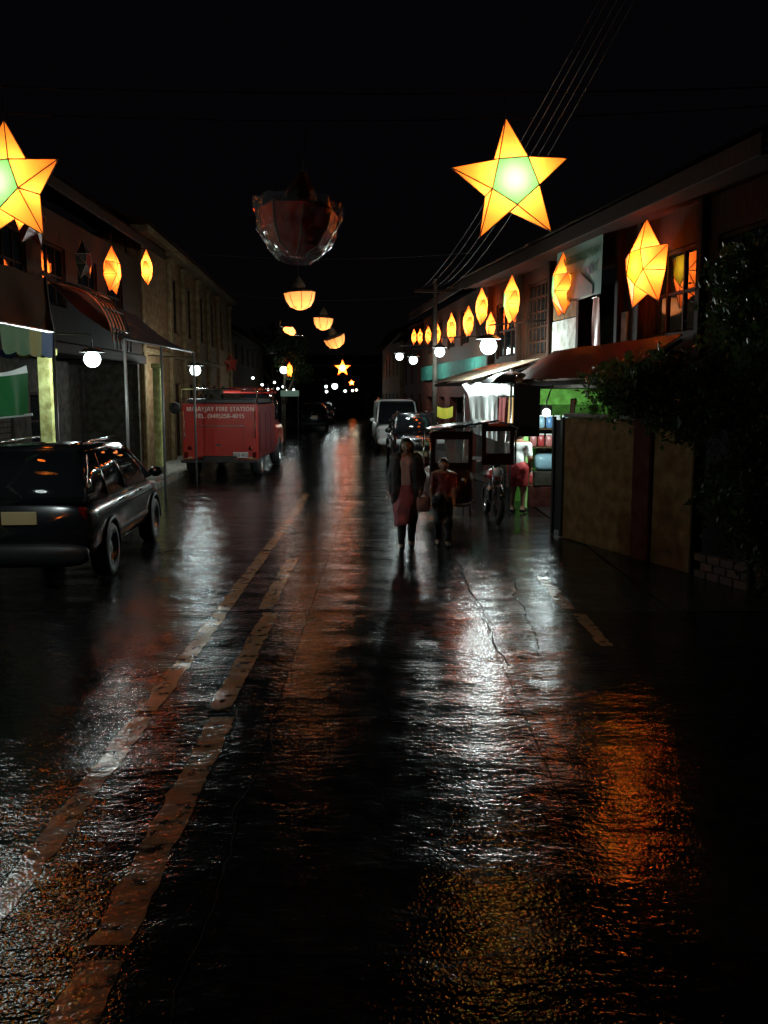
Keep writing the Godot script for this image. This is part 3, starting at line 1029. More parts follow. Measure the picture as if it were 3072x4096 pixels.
func build_far_end() -> void:
	var dir := Vector3(-0.045, 0, -1)
	far_house("cream far house past the pilastered one on the fire-truck side", frame(Vector3(-8.6, 0.13, -44.2), dir), 13.0, 5.4, "plaster_cream", 4)
	far_house("grey far house with four doors, last on the fire-truck side", frame(Vector3(-9.3, 0.13, -57.6), dir), 22.0, 6.0, "plaster_grey", 6)
	far_house("maroon far house right behind the parked white van", frame(Vector3(0.95, 0, -46.0), Vector3(0.045, 0, 1)), 11.4, 4.6, "plaster_maroon", 3)
	far_house("tan far house beyond the maroon one on the shop side", frame(Vector3(-0.1, 0, -66.0), Vector3(0.045, 0, 1)), 19.6, 5.2, "plaster_tan", 5)
	far_house("wide grey house closing off the end of the street", frame(Vector3(-16.0, 0, -112.0), Vector3(1, 0, 0.0)), 22.0, 5.6, "plaster_grey", 6)
	# green shop sign hanging out over the footway
	var s := thing("shop_sign", "pale green lit-up shop board hanging near the far tree", "sign", turned(Vector3(-4.05, 2.05, -40.0), 0.0))
	var st := flat()
	box(st, Vector3(0, 0.16, 0), Vector3(0.80, 0.26, 0.06), 0.015)
	commit(st, "board", mat("sign_green", Color(0.35, 0.55, 0.42), 0.4), s)
	st = flat()
	for x in [-0.35, 0.35]:
		tube(st, [Vector3(x, -2.05, 0), Vector3(x, 0.05, 0)], 0.025, 6)
	commit(st, "leg", mat("black_metal"), s)

# ---------------------------------------------------------------- trees
func leaves(st: SurfaceTool, n: int, pick: Callable, size: float) -> void:
	for i in n:
		var p: Vector3 = pick.call()
		var b := Basis.from_euler(Vector3(rng.randf_range(-1.4, 0.5), rng.randf() * TAU, rng.randf_range(-0.7, 0.7)))
		var s := size * (rng.randf_range(0.5, 1.1) + (0.7 if rng.randf() < 0.12 else 0.0))
		var tip := p + b * Vector3(0, 0, s)
		var l := p + b * Vector3(-0.3 * s, 0.08 * s, 0.45 * s)
		var r := p + b * Vector3(0.3 * s, 0.08 * s, 0.45 * s)
		tri(st, p, l, tip)
		tri(st, p, tip, r)

func clumped(lobes: Array) -> Callable:
	# random point in one of many small clumps spread over the lobes [centre, radii]
	var clumps := []
	for l in lobes:
		var r: Vector3 = l[1]
		for k in l[2]:
			var q := Vector3(rng.randfn(), rng.randfn(), rng.randfn()).normalized() * pow(rng.randf(), 0.4)
			clumps.append([l[0] + q * r, rng.randf_range(0.10, 0.26)])
	return func():
		var c: Array = clumps[rng.randi() % clumps.size()]
		return c[0] + Vector3(rng.randfn(), rng.randfn() * 0.8, rng.randfn()) * c[1] * 0.6

func tree(called: String, label: String, root: Vector3, limbs: Array, lobes: Array, n: int, size: float, trunk_r: float) -> void:
	var t := thing(called, label, "tree" if called != "flowering_shrub" else "shrub", Transform3D(Basis(), root))
	var st := smooth()
	for l in limbs:
		var pts := []
		var rr := []
		for i in l.size():
			pts.append(l[i])
			rr.append(trunk_r * (1.0 - 0.75 * float(i) / (l.size() - 1)))
		tube(st, pts, rr, 8)
	commit(st, "trunk", mat("bark"), t)
	st = flat()
	leaves(st, n, clumped(lobes), size)
	commit(st, "crown", mat("leaf"), t)

func build_trees() -> void:
	tree("yard_tree", "dark leafy tree leaning over the tan yard wall", Vector3(4.42, 0, -10.4),
		[[Vector3.ZERO, Vector3(0.05, 0.9, 0.05), Vector3(-0.1, 1.9, 0.0), Vector3(-0.25, 2.8, -0.2), Vector3(-0.4, 3.4, -0.3)],
		[Vector3(-0.05, 1.5, 0), Vector3(-0.6, 2.1, -0.6), Vector3(-1.1, 2.35, -1.1)], [Vector3(0, 1.7, 0), Vector3(0.5, 2.5, 0.7), Vector3(0.7, 3.2, 1.4)], [Vector3(-0.1, 1.6, 0), Vector3(-0.3, 2.2, 0.8), Vector3(-0.4, 2.5, 1.5)]],
		[[Vector3(-0.3, 2.6, -0.2), Vector3(0.55, 0.7, 1.0), 80], [Vector3(0.1, 1.6, 0.6), Vector3(0.6, 0.75, 1.0), 80], [Vector3(0.5, 2.2, 1.6), Vector3(0.7, 1.1, 1.2), 90], [Vector3(-1.1, 2.25, -1.5), Vector3(0.6, 0.36, 1.1), 46], [Vector3(0.1, 3.0, 0.9), Vector3(0.7, 0.8, 1.0), 60], [Vector3(-0.2, 2.1, 0.9), Vector3(0.55, 0.6, 1.1), 55], [Vector3(0.4, 3.3, 2.2), Vector3(0.6, 0.7, 0.8), 36], [Vector3(-0.55, 3.15, 0.75), Vector3(0.4, 0.55, 0.7), 60], [Vector3(-0.5, 2.6, 1.5), Vector3(0.45, 0.8, 0.7), 70], [Vector3(-0.2, 3.5, 1.7), Vector3(0.5, 0.5, 0.8), 60], [Vector3(-0.9, 1.95, -0.4), Vector3(0.4, 0.28, 1.2), 34], [Vector3(-1.0, 2.15, -2.3), Vector3(0.4, 0.35, 0.9), 40]], 48000, 0.095, 0.11)
	tree("flowering_shrub", "dense dark shrub spilling in front of the yard wall end", Vector3(4.05, 0, -10.0),
		[[Vector3.ZERO, Vector3(-0.1, 0.6, 0.1), Vector3(-0.15, 1.3, 0.1)], [Vector3.ZERO, Vector3(0.3, 0.5, 0.4), Vector3(0.5, 1.1, 0.8)], [Vector3.ZERO, Vector3(0.1, 0.5, -0.3), Vector3(0.0, 1.0, -0.5)]],
		[[Vector3(-0.05, 1.1, 0.0), Vector3(0.42, 0.75, 0.7), 60], [Vector3(0.5, 1.2, 1.0), Vector3(0.6, 1.0, 0.9), 60], [Vector3(0.25, 0.55, 0.5), Vector3(0.55, 0.4, 1.0), 36], [Vector3(0.1, 1.8, 0.2), Vector3(0.4, 0.4, 0.7), 30]], 15000, 0.085, 0.05)
	tree("street_tree", "small green tree lit by the lamp beyond the fire truck", Vector3(-4.55, 0.0, -42.0),
		[[Vector3.ZERO, Vector3(0.05, 1.6, 0), Vector3(0.1, 3.0, 0.1), Vector3(0.3, 4.2, 0.1)], [Vector3(0.05, 1.8, 0), Vector3(0.5, 2.8, 0.2), Vector3(0.8, 3.4, 0.2)]],
		[[Vector3(0.2, 3.9, 0.1), Vector3(0.9, 1.0, 0.9), 50], [Vector3(0.7, 3.2, 0.2), Vector3(0.6, 0.5, 0.6), 24]], 3000, 0.16, 0.10)
	tree("street_tree", "big dark tree against the sky at the street end", Vector3(-10.5, 0.0, -88.0),
		[[Vector3.ZERO, Vector3(0.1, 2.5, 0), Vector3(0.0, 5.0, 0.2), Vector3(0.3, 7.0, 0.1)], [Vector3(0.05, 3.0, 0), Vector3(1.5, 4.8, 0.3), Vector3(2.4, 6.0, 0.2)], [Vector3(0.0, 3.2, 0), Vector3(-1.5, 5.0, 0.1), Vector3(-2.2, 6.0, 0.2)]],
		[[Vector3(0.2, 6.6, 0.1), Vector3(2.6, 2.0, 2.4), 90], [Vector3(2.0, 5.6, 0.2), Vector3(1.6, 1.2, 1.4), 40], [Vector3(-2.0, 5.6, 0.2), Vector3(1.6, 1.2, 1.4), 40]], 5000, 0.32, 0.25)

# ---------------------------------------------------------------- vehicles
func wheel(parent: Node3D, at: Vector3, r: float, w: float, called := "wheel") -> void:
	var xf := Transform3D(Basis(Vector3.FORWARD, PI / 2), at)
	var st := smooth()
	lathe(st, [Vector2(r * 0.62, -w / 2), Vector2(r * 0.9, -w / 2), Vector2(r, -w * 0.3), Vector2(r, w * 0.3), Vector2(r * 0.9, w / 2), Vector2(r * 0.62, w / 2), Vector2(r * 0.62, -w / 2)], 24, xf)
	var t := commit(st, called, mat("rubber"), parent)
	st = flat()
	lathe(st, [Vector2(0, -w * 0.34), Vector2(r * 0.2, -w * 0.36), Vector2(r * 0.5, -w * 0.2), Vector2(r * 0.63, -w * 0.42), Vector2(r * 0.63, w * 0.42), Vector2(r * 0.5, w * 0.2), Vector2(r * 0.2, w * 0.36), Vector2(0, w * 0.34)], 16, xf)
	commit(st, "rim", mat("steel"), t)

func body_ring(z: float, hw: float, y0: float, y1: float, round_ := 0.12, tuck := 0.94) -> Array:
	var out := []
	for k in 20:
		var a := TAU * (k + 0.5) / 20
		var c := cos(a)
		var s := sin(a)
		var x := signf(c) * pow(absf(c), 0.35) * hw
		var t := signf(s) * pow(absf(s), 0.42)
		if t > 0:
			x *= lerpf(1.0, tuck, t * t)
		else:
			x *= lerpf(1.0, 0.93, t * t)
		out.append(Vector3(x, lerpf(y0, y1, t * 0.5 + 0.5), z))
	return out

func car(called: String, label: String, category: String, xf: Transform3D, o: Dictionary) -> Node3D:
	# local -z is forward; z runs from -len/2 (nose) to len/2 (tail)
	var t := thing(called, label, category, xf)
	var L: float = o.len
	var W: float = o.w / 2
	var belt: float = o.belt
	var top: float = o.top
	var paint: Material = mat(o.paint)
	var st := smooth()
	ring_loft(st, [body_ring(-L / 2, W * 0.82, 0.42, o.nose - 0.06), body_ring(-L / 2 + 0.1, W * 0.92, 0.30, o.nose), body_ring(-L / 2 + 0.5, W, 0.26, lerpf(o.nose, belt, 0.55)), body_ring(o.ws0, W, 0.25, belt), body_ring(0.0, W, 0.25, belt + 0.01), body_ring(L / 2 - 0.5, W, 0.26, belt + 0.02), body_ring(L / 2 - 0.08, W * 0.97, 0.32, belt), body_ring(L / 2, W * 0.90, 0.40, belt - 0.08)])
	commit(st, "body", paint, t)
	# glazed cabin
	var rings := []
	for a in o.cabin:   # [z, half width at belt, half width at top, top]
		var r := []
		for q in [[a[1], belt - 0.05], [lerpf(a[1], a[2], 0.55), lerpf(belt, a[3], 0.6)], [a[2], a[3] - 0.06], [a[2] - 0.08, a[3]]]:
			r.append(Vector3(q[0], q[1], a[0]))
		for k in [3, 2, 1, 0]:
			r.append(Vector3(-r[k].x, r[k].y, r[k].z))
		rings.append(r)
	st = smooth()
	ring_loft(st, rings)
	commit(st, "window", mat("glass_dark"), t)
	st = smooth()
	var roof := []
	for a in o.cabin:
		if a[3] > top - 0.09:
			roof.append([Vector3(a[2] + 0.012, a[3] - 0.075, a[0]), Vector3(a[2] - 0.06, a[3] + 0.012, a[0]), Vector3(0, a[3] + 0.03, a[0]), Vector3(-a[2] + 0.06, a[3] + 0.012, a[0]), Vector3(-a[2] - 0.012, a[3] - 0.075, a[0]), Vector3(0, a[3] - 0.03, a[0])])
	ring_loft(st, roof)
	commit(st, "roof", paint, t)
	for sx in [-1.0, 1.0]:
		var c: Array = o.cabin
		for pr in o.pillars:
			var a: Array = c[pr[0]]
			var b: Array = c[pr[1]]
			st = smooth()
			tube(st, [Vector3(sx * (a[1] - 0.005), belt - 0.03, pr[2] if pr.size() > 2 else a[0]), Vector3(sx * (b[2] + 0.0), b[3] - 0.06, pr[3] if pr.size() > 2 else b[0])], 0.034, 6)
			commit(st, "pillar", paint, t)
		st = smooth()
		tube(st, [Vector3(sx * (o.cabin[2][2] - 0.1), top + 0.05, o.cabin[2][0] + 0.1), Vector3(sx * (o.cabin[2][2] - 0.1), top + 0.05, o.cabin[-2][0] - 0.1)], 0.018, 6)
		commit(st, "roof_rail", mat("chrome"), t)
		st = flat()
		box(st, Vector3(sx * (W * 0.70), o.nose - 0.10, -L / 2 + 0.03), Vector3(W * 0.36, 0.14, 0.10), 0.03)
		commit(st, "headlight", mat("lamp_clear"), t)
		st = flat()
		box(st, Vector3(sx * (W * 0.84), belt - 0.20, L / 2 - 0.03), Vector3(0.10, 0.24, 0.06), 0.02)
		commit(st, "taillight", mat("lamp_red"), t)
		st = smooth()
		ball(st, Vector3(sx * (W + 0.09), belt + 0.06, o.ws0 + 0.28), Vector3(0.10, 0.075, 0.05))
		commit(st, "mirror", paint, t)
		for z in [o.ws0 + 0.95, o.ws0 + 1.9]:
			st = flat()
			box(st, Vector3(sx * (W + 0.004), belt - 0.14, z), Vector3(0.03, 0.03, 0.16), 0.01)
			commit(st, "door_handle", mat("chrome"), t)
		st = flat()
		box(st, Vector3(sx * (W - 0.01), 0.52, 0.0), Vector3(0.04, 0.06, L * 0.42), 0.015)
		commit(st, "side_trim", mat("black_plastic"), t)
		for z in [o.axle[0], o.axle[1]]:
			wheel(t, Vector3(sx * (W - 0.09), o.wheel, z), o.wheel, 0.21)
			st = smooth()
			var arc := []
			for k in 13:
				var an := PI * k / 12
				arc.append(Vector3(sx * (W - 0.005), o.wheel + sin(an) * (o.wheel + 0.05), z + cos(an) * (o.wheel + 0.05)))
			tube(st, arc, 0.03, 6)
			commit(st, "wheel_arch", mat("black_plastic"), t)
	for z in [-L / 2 - 0.02, L / 2 + 0.02]:
		st = smooth()
		ring_loft(st, [body_ring(z - 0.07, W * 0.86, 0.30, 0.50), body_ring(z - 0.03, W * 0.93, 0.27, 0.53), body_ring(z + 0.03, W * 0.93, 0.27, 0.53), body_ring(z + 0.07, W * 0.86, 0.30, 0.50)])
		commit(st, "bumper", mat("black_plastic") if o.paint != "paint_white" else paint, t)
	st = flat()
	for k in 4:
		box(st, Vector3(0, o.nose - 0.20 + k * 0.045, -L / 2 - 0.005), Vector3(W * 0.95, 0.02, 0.03), 0.006)
	commit(st, "grille", mat("chrome"), t)
	for z in [[L / 2 + 0.012, o.plate, 0.0], [-L / 2 - 0.09, 0.42, PI]]:
		st = flat()
		box(st, Vector3(0, z[1], z[0]), Vector3(0.39, 0.15, 0.02), 0.006)
		commit(st, "number_plate", mat("plate"), t)
	return t

func build_vehicles() -> void:
	# black wagon parked along the left kerb, tail towards the camera
	var suv := {"len": 4.2, "w": 1.64, "belt": 1.02, "top": 1.57, "nose": 0.88, "ws0": -1.35, "wheel": 0.33, "axle": [-1.42, 1.28], "plate": 0.82, "paint": "paint_black",
		"cabin": [[-1.5, 0.74, 0.69, 1.07], [-0.98, 0.77, 0.64, 1.32], [-0.45, 0.78, 0.61, 1.52], [0.5, 0.78, 0.61, 1.57], [1.55, 0.77, 0.60, 1.54], [1.92, 0.75, 0.63, 1.32], [2.08, 0.73, 0.69, 1.08]],
		"pillars": [[0, 2], [3, 3, 0.35, 0.45], [4, 4, 1.25, 1.2], [6, 4]]}
	car("parked_wagon", "black wagon parked by the kerb below the brown tent", "car", turned(Vector3(-4.18, 0, -12.3), 0.055), suv)
	var suv2 := suv.duplicate(true)
	suv2.top = 1.57
	car("parked_wagon", "black wagon parked in front of the white van, facing the walkers", "car", turned(Vector3(0.98, 0, -29.6), PI + 0.05), suv2)
	var van := {"len": 4.4, "w": 1.70, "belt": 1.15, "top": 1.96, "nose": 1.0, "ws0": -1.75, "wheel": 0.31, "axle": [-1.45, 1.35], "plate": 0.7, "paint": "paint_white",
		"cabin": [[-1.95, 0.78, 0.72, 1.2], [-1.7, 0.80, 0.68, 1.6], [-1.35, 0.81, 0.68, 1.93], [0.0, 0.81, 0.70, 1.96], [1.9, 0.81, 0.70, 1.94], [2.05, 0.80, 0.72, 1.6], [2.12, 0.78, 0.74, 1.2]],
		"pillars": [[0, 2], [3, 3, -0.5, -0.5], [3, 3, 0.7, 0.7], [6, 4]]}
	car("parked_van", "white van parked behind the second black wagon", "van", turned(Vector3(0.42, 0, -37.2), PI + 0.05), van)
	var far := suv.duplicate(true)
	car("distant_car", "small dark car with pale plate standing at the far street end", "car", turned(Vector3(-4.3, 0, -58.0), 0.05), far)
	car("distant_car", "dark car half seen under the cluster of far bulbs", "car", turned(Vector3(-4.6, 0, -70.0), 0.05), far)
	fire_truck()
	tricycle()

func fire_truck() -> void:
	var t := thing("fire_truck", "red fire truck seen from behind with lettering on its tailboard", "fire truck", turned(Vector3(-4.30, 0, -24.3), -0.015))
	var st := flat()
	box(st, Vector3(0, 1.20, -1.7), Vector3(2.02, 1.42, 3.3), 0.04)
	commit(st, "tank_body", mat("paint_red_dark"), t)
	st = flat()
	box(st, Vector3(0, 1.21, -0.02), Vector3(1.98, 1.46, 0.05), 0.015)
	var tail := commit(st, "tailboard", mat("paint_red"), t)
	lettering("MAJAYJAY FIRE STATION", 0.155, mat("letter_cream"), tail, "lettering", Transform3D(Basis(), Vector3(0.02, 1.80, 0.009)))
	lettering("TEL. (049)258-4015", 0.150, mat("letter_cream"), tail, "lettering", Transform3D(Basis(), Vector3(0.0, 1.62, 0.009)))
	st = flat()
	box(st, Vector3(0, 1.36, 0.02), Vector3(1.3, 0.025, 0.02), 0.008)
	commit(st, "trim_strip", mat("steel"), tail)
	st = flat()
	box(st, Vector3(-0.05, 0.86, 0.025), Vector3(0.14, 0.05, 0.04), 0.01)
	commit(st, "latch", mat("chrome"), tail)
	st = flat()
	box(st, Vector3(0.53, 0.60, 0.018), Vector3(0.40, 0.15, 0.02), 0.006)
	var pl := commit(st, "number_plate", mat("paint_white"), tail)
	lettering("SFG 412", 0.11, mat("letter_dark"), pl, "lettering", Transform3D(Basis(), Vector3(0.53, 0.60, 0.03)))
	for s in [-1.0, 1.0]:
		st = smooth()
		tube(st, [Vector3(s * 0.93, 1.05, 0.0), Vector3(s * 0.93, 1.05, 0.07), Vector3(s * 0.93, 1.75, 0.07), Vector3(s * 0.93, 1.75, 0.0)], 0.014, 6)
		commit(st, "grab_bar", mat("chrome"), tail)
		st = smooth()
		lathe(st, [Vector2(0.06, 0.0), Vector2(0.06, 0.02), Vector2(0.04, 0.04), Vector2(0, 0.045)], 14, Transform3D(Basis(Vector3.RIGHT, PI / 2), Vector3(s * 0.80, 0.78, 0.005)))
		commit(st, "round_lamp", mat("lamp_red"), tail)
		st = flat()
		box(st, Vector3(s * 0.62, 1.0, 0.008), Vector3(0.012, 0.9, 0.008))
		commit(st, "seam", mat("paint_red_dark"), tail)
	for k in 7:
		st = flat()
		box(st, Vector3(-0.84 + k * 0.28, 0.525, 0.012), Vector3(0.2, 0.05, 0.012), 0.004)
		commit(st, "reflector", mat("lamp_red") if k % 2 else mat("plate"), tail)
	st = flat()
	box(st, Vector3(0, 0.44, 0.10), Vector3(2.0, 0.07, 0.28), 0.015)
	commit(st, "rear_step", mat("black_metal"), t)
	# side lockers with roll doors
	for s in [-1.0, 1.0]:
		for k in 3:
			st = flat()
			box(st, Vector3(s * 1.015, 1.18, -0.62 - k * 1.02), Vector3(0.03, 1.05, 0.92), 0.012)
			var lk := commit(st, "locker_door", mat("paint_red_dark"), t)
			for q in 8:
				var sl := flat()
				box(sl, Vector3(s * 1.034, 0.74 + q * 0.125, -0.62 - k * 1.02), Vector3(0.012, 0.105, 0.84), 0.005)
				commit(sl, "slat", mat("paint_red_dark"), lk)
		st = flat()
		box(st, Vector3(s * 0.90, 0.60, 0.02), Vector3(0.10, 0.16, 0.06), 0.02)
		commit(st, "taillight", mat("lamp_red"), t)
		st = smooth()
		tube(st, [Vector3(s * 0.98, 1.95, 0.0), Vector3(s * 0.98, 2.32, 0.0), Vector3(s * 0.98, 2.32, -3.2), Vector3(s * 0.98, 1.95, -3.2)], 0.022, 8)
		commit(st, "rail", mat("chrome"), t)
		for z in [-0.75, -4.55]:
			wheel(t, Vector3(s * 0.86, 0.45, z), 0.45, 0.27)
		st = smooth()
		tube(st, [Vector3(s * 1.0, 1.75, -3.7), Vector3(s * 1.18, 1.85, -3.7), Vector3(s * 1.2, 1.55, -3.7)], 0.014, 6)
		commit(st, "mirror_arm", mat("black_metal"), t)
	st = smooth()
	tube(st, [Vector3(-0.98, 2.32, 0.0), Vector3(0.98, 2.32, 0.0)], 0.02, 8)
	commit(st, "rear_rail", mat("chrome"), t)
	st = smooth()
	lathe(st, [Vector2(0, -0.03), Vector2(0.14, -0.02), Vector2(0.155, 0.0), Vector2(0.14, 0.02), Vector2(0, 0.03)], 20, Transform3D(Basis(Vector3.RIGHT, PI / 2), Vector3(-1.17, 1.83, 0.05)))
	commit(st, "round_mirror", mat("black_plastic"), t)
	st = smooth()
	tube(st, [Vector3(-1.17, 1.83, 0.02), Vector3(-1.0, 1.75, -0.05)], 0.015, 6)
	commit(st, "mirror_arm", mat("black_metal"), t)
	# hose bed and gear on top
	st = flat()
	box(st, Vector3(0, 2.0, -1.7), Vector3(1.8, 0.12, 3.0), 0.02)
	commit(st, "hose_bed", mat("black_metal"), t)
	for k in 3:
		st = smooth()
		tube(st, [Vector3(-0.5 + k * 0.3, 2.14, -0.2), Vector3(-0.5 + k * 0.3, 2.14, -3.0)], 0.07, 8)
		commit(st, "hose", mat("canvas_brown"), t)
	st = flat()
	box(st, Vector3(-0.2, 2.18, -0.4), Vector3(0.42, 0.3, 0.36), 0.03)
	commit(st, "pump_box", mat("plaster_grey"), t)
	for s in [0.55, 0.85]:
		st = smooth()
		tube(st, [Vector3(s, 2.26, -0.1), Vector3(s, 2.26, -3.4)], 0.02, 6)
		commit(st, "ladder_rail", mat("chrome"), t)
	for k in 9:
		st = smooth()
		tube(st, [Vector3(0.55, 2.26, -0.25 - k * 0.36), Vector3(0.85, 2.26, -0.25 - k * 0.36)], 0.014, 6)
		commit(st, "ladder_rung", mat("chrome"), t)
	# cab
	st = smooth()
	ring_loft(st, [body_ring(-5.6, 0.92, 0.5, 1.2), body_ring(-5.5, 0.99, 0.45, 1.35), body_ring(-3.5, 1.0, 0.45, 1.38), body_ring(-3.42, 0.99, 0.45, 1.36)])
	commit(st, "cab", mat("paint_red"), t)
	st = smooth()
	ring_loft(st, [body_ring(-5.35, 0.88, 1.3, 1.4, 0.1, 0.9), body_ring(-4.95, 0.92, 1.3, 2.18, 0.1, 0.88), body_ring(-3.5, 0.94, 1.3, 2.2, 0.1, 0.88)])
	commit(st, "window", mat("glass_dark"), t)
	st = flat()
	box(st, Vector3(0, 2.24, -4.2), Vector3(1.7, 0.08, 1.55), 0.03)
	commit(st, "cab_roof", mat("paint_red"), t)
	st = flat()
	box(st, Vector3(0, 2.33, -4.3), Vector3(1.1, 0.11, 0.22), 0.03)
	commit(st, "beacon_bar", mat("lamp_red"), t)
	st = flat()
	box(st, Vector3(0, 0.5, -2.6), Vector3(0.9, 0.16, 5.6), 0.02)
	commit(st, "chassis", mat("black_metal"), t)

func tricycle() -> void:
	# motorcycle with a passenger sidecar, nose towards the camera (local +z)
	var t := thing("motor_tricycle", "motorcycle taxi with a roofed sidecar parked beside the stall", "tricycle", turned(Vector3(1.60, 0, -16.35), 0.06))
	var st: SurfaceTool
	for z in [0.62, -0.62]:
		wheel(t, Vector3(0.34, 0.29, z), 0.29, 0.09)
	wheel(t, Vector3(-0.62, 0.26, -0.35), 0.26, 0.10)
	for s in [-0.07, 0.07]:
		st = smooth()
		tube(st, [Vector3(0.34 + s, 0.29, 0.62), Vector3(0.34 + s, 0.95, 0.36)], 0.022, 8)
		commit(st, "fork", mat("chrome"), t)
	st = smooth()
	lathe(st, [Vector2(0, 0.06), Vector2(0.05, 0.055), Vector2(0.085, 0.0), Vector2(0.07, -0.07), Vector2(0, -0.11)], 16, Transform3D(Basis(Vector3.RIGHT, PI / 2), Vector3(0.34, 0.86, 0.5)))
	commit(st, "headlight", mat("lamp_clear"), t)
	st = smooth()
	tube(st, [Vector3(0.02, 1.02, 0.16), Vector3(0.16, 1.06, 0.32), Vector3(0.34, 1.0, 0.38), Vector3(0.52, 1.06, 0.32), Vector3(0.66, 1.02, 0.16)], 0.014, 8)
	commit(st, "handlebar", mat("chrome"), t)
	st = smooth()
	ball(st, Vector3(0.34, 0.78, 0.08), Vector3(0.14, 0.12, 0.26))
	commit(st, "fuel_tank", mat("paint_red"), t)
	st = flat()
	box(st, Vector3(0.34, 0.74, -0.45), Vector3(0.24, 0.09, 0.68), 0.03)
	commit(st, "seat", mat("black_plastic"), t)
	st = flat()
	box(st, Vector3(0.34, 0.42, 0.02), Vector3(0.20, 0.28, 0.36), 0.05)
	commit(st, "engine", mat("steel"), t)
	st = smooth()
	var fender := []
	for k in 8:
		var a := PI * 0.15 + PI * 0.6 * k / 7
		fender.append(Vector3(0.34, 0.29 + sin(a) * 0.33, 0.62 + cos(a) * 0.33))
	tube(st, fender, 0.045, 6)
	commit(st, "fender", mat("paint_black"), t)
	# windscreen of the motorcycle under the roof
	st = flat()
	wall_with_holes(st, 0.56, 0.72, 0.03, [Rect2(0.07, 1.18, 0.42, 0.38)], 0.98)
	var ws := commit(st, "windscreen_frame", mat("trike_maroon"), t)
	ws.position = Vector3(0.06, 0, 0.44)
	st = flat()
	box(st, Vector3(0.28, 1.37, -0.015), Vector3(0.43, 0.39, 0.006))
	var gm := mat("glass_clear", Color(0.8, 0.85, 0.85), 0.05)
	gm.transparency = BaseMaterial3D.TRANSPARENCY_ALPHA
	gm.albedo_color.a = 0.15
	commit(st, "pane", gm, ws)
	st = flat()
	box(st, Vector3(0.34, 1.67, 0.50), Vector3(0.36, 0.05, 0.05), 0.012)
	commit(st, "visor", mat("visor_orange", Color(0.65, 0.10, 0.02), 0.4), t)
	# roof over both
	st = smooth()
	sheet(st, 14, 8, func(u, v): return Vector3(lerpf(-0.85, 0.66, u), 1.60 + 0.10 * sin(PI * u) + (0.06 if u > 0.55 else 0.0) - 0.05 * pow(absf(v - 0.5) * 2.0, 3.0), lerpf(-0.75, 0.52, v)))
	sheet(st, 14, 8, func(u, v): return Vector3(lerpf(-0.85, 0.66, u), 1.58 + 0.10 * sin(PI * u) + (0.06 if u > 0.55 else 0.0) - 0.05 * pow(absf(v - 0.5) * 2.0, 3.0), lerpf(-0.75, 0.52, v)))
	commit(st, "roof", mat("paint_black"), t)
	st = smooth()
	tube(st, [Vector3(-0.86, 1.54, 0.53), Vector3(-0.6, 1.62, 0.54), Vector3(-0.1, 1.68, 0.54), Vector3(0.3, 1.74, 0.54), Vector3(0.67, 1.62, 0.53)], 0.018, 8)
	commit(st, "roof_trim", mat("chrome"), t)
	# sidecar tub with rounded nose
	st = smooth()
	ring_loft(st, [body_ring(0.78, 0.20, 0.42, 0.62), body_ring(0.70, 0.30, 0.30, 0.80), body_ring(0.45, 0.38, 0.24, 0.92), body_ring(-0.1, 0.40, 0.24, 0.86), body_ring(-0.66, 0.40, 0.24, 0.90), body_ring(-0.72, 0.38, 0.28, 0.88)])
	var tub := commit(st, "sidecar", mat("trike_maroon"), t)
	tub.position = Vector3(-0.46, 0, 0)
	st = flat()
	wall_with_holes(st, 0.72, 0.70, 0.03, [Rect2(0.07, 1.02, 0.58, 0.40)], 0.86)
	var sw := commit(st, "sidecar_screen", mat("trike_maroon"), t)
	sw.position = Vector3(-0.82, 0, 0.42)
	st = flat()
	box(st, Vector3(0.36, 1.22, -0.015), Vector3(0.59, 0.41, 0.006))
	commit(st, "pane", gm, sw)
	for p in [[-0.83, 0.44], [-0.83, -0.70], [-0.1, -0.70], [0.64, 0.46]]:
		st = smooth()
		tube(st, [Vector3(p[0], 0.55 if p[0] < 0.5 else 1.0, p[1]), Vector3(p[0], 1.58, p[1])], 0.018, 6)
		commit(st, "post", mat("chrome"), t)
	st = smooth()
	tube(st, [Vector3(-0.86, 0.36, 0.70), Vector3(-0.6, 0.34, 0.84), Vector3(-0.3, 0.34, 0.84), Vector3(-0.08, 0.36, 0.70)], 0.022, 8)
	commit(st, "bumper", mat("chrome"), t)
	st = smooth()
	ball(st, Vector3(-0.30, 0.74, 0.70), Vector3(0.04, 0.04, 0.03))
	commit(st, "marker_light", mat("lamp_clear"), t)

# ---------------------------------------------------------------- lanterns
func inner_light(parent: Node3D, at: Vector3, color: Color, energy: float, size: float) -> OmniLight3D:
	var l := OmniLight3D.new()
	l.name = "glow"
	l.light_color = color.linear_to_srgb()
	l.light_energy = energy
	l.light_size = size
	l.omni_range = 60.0
	l.omni_attenuation = 2.0
	l.shadow_enabled = true
	l.position = at
	parent.add_child(l, true)
	return l

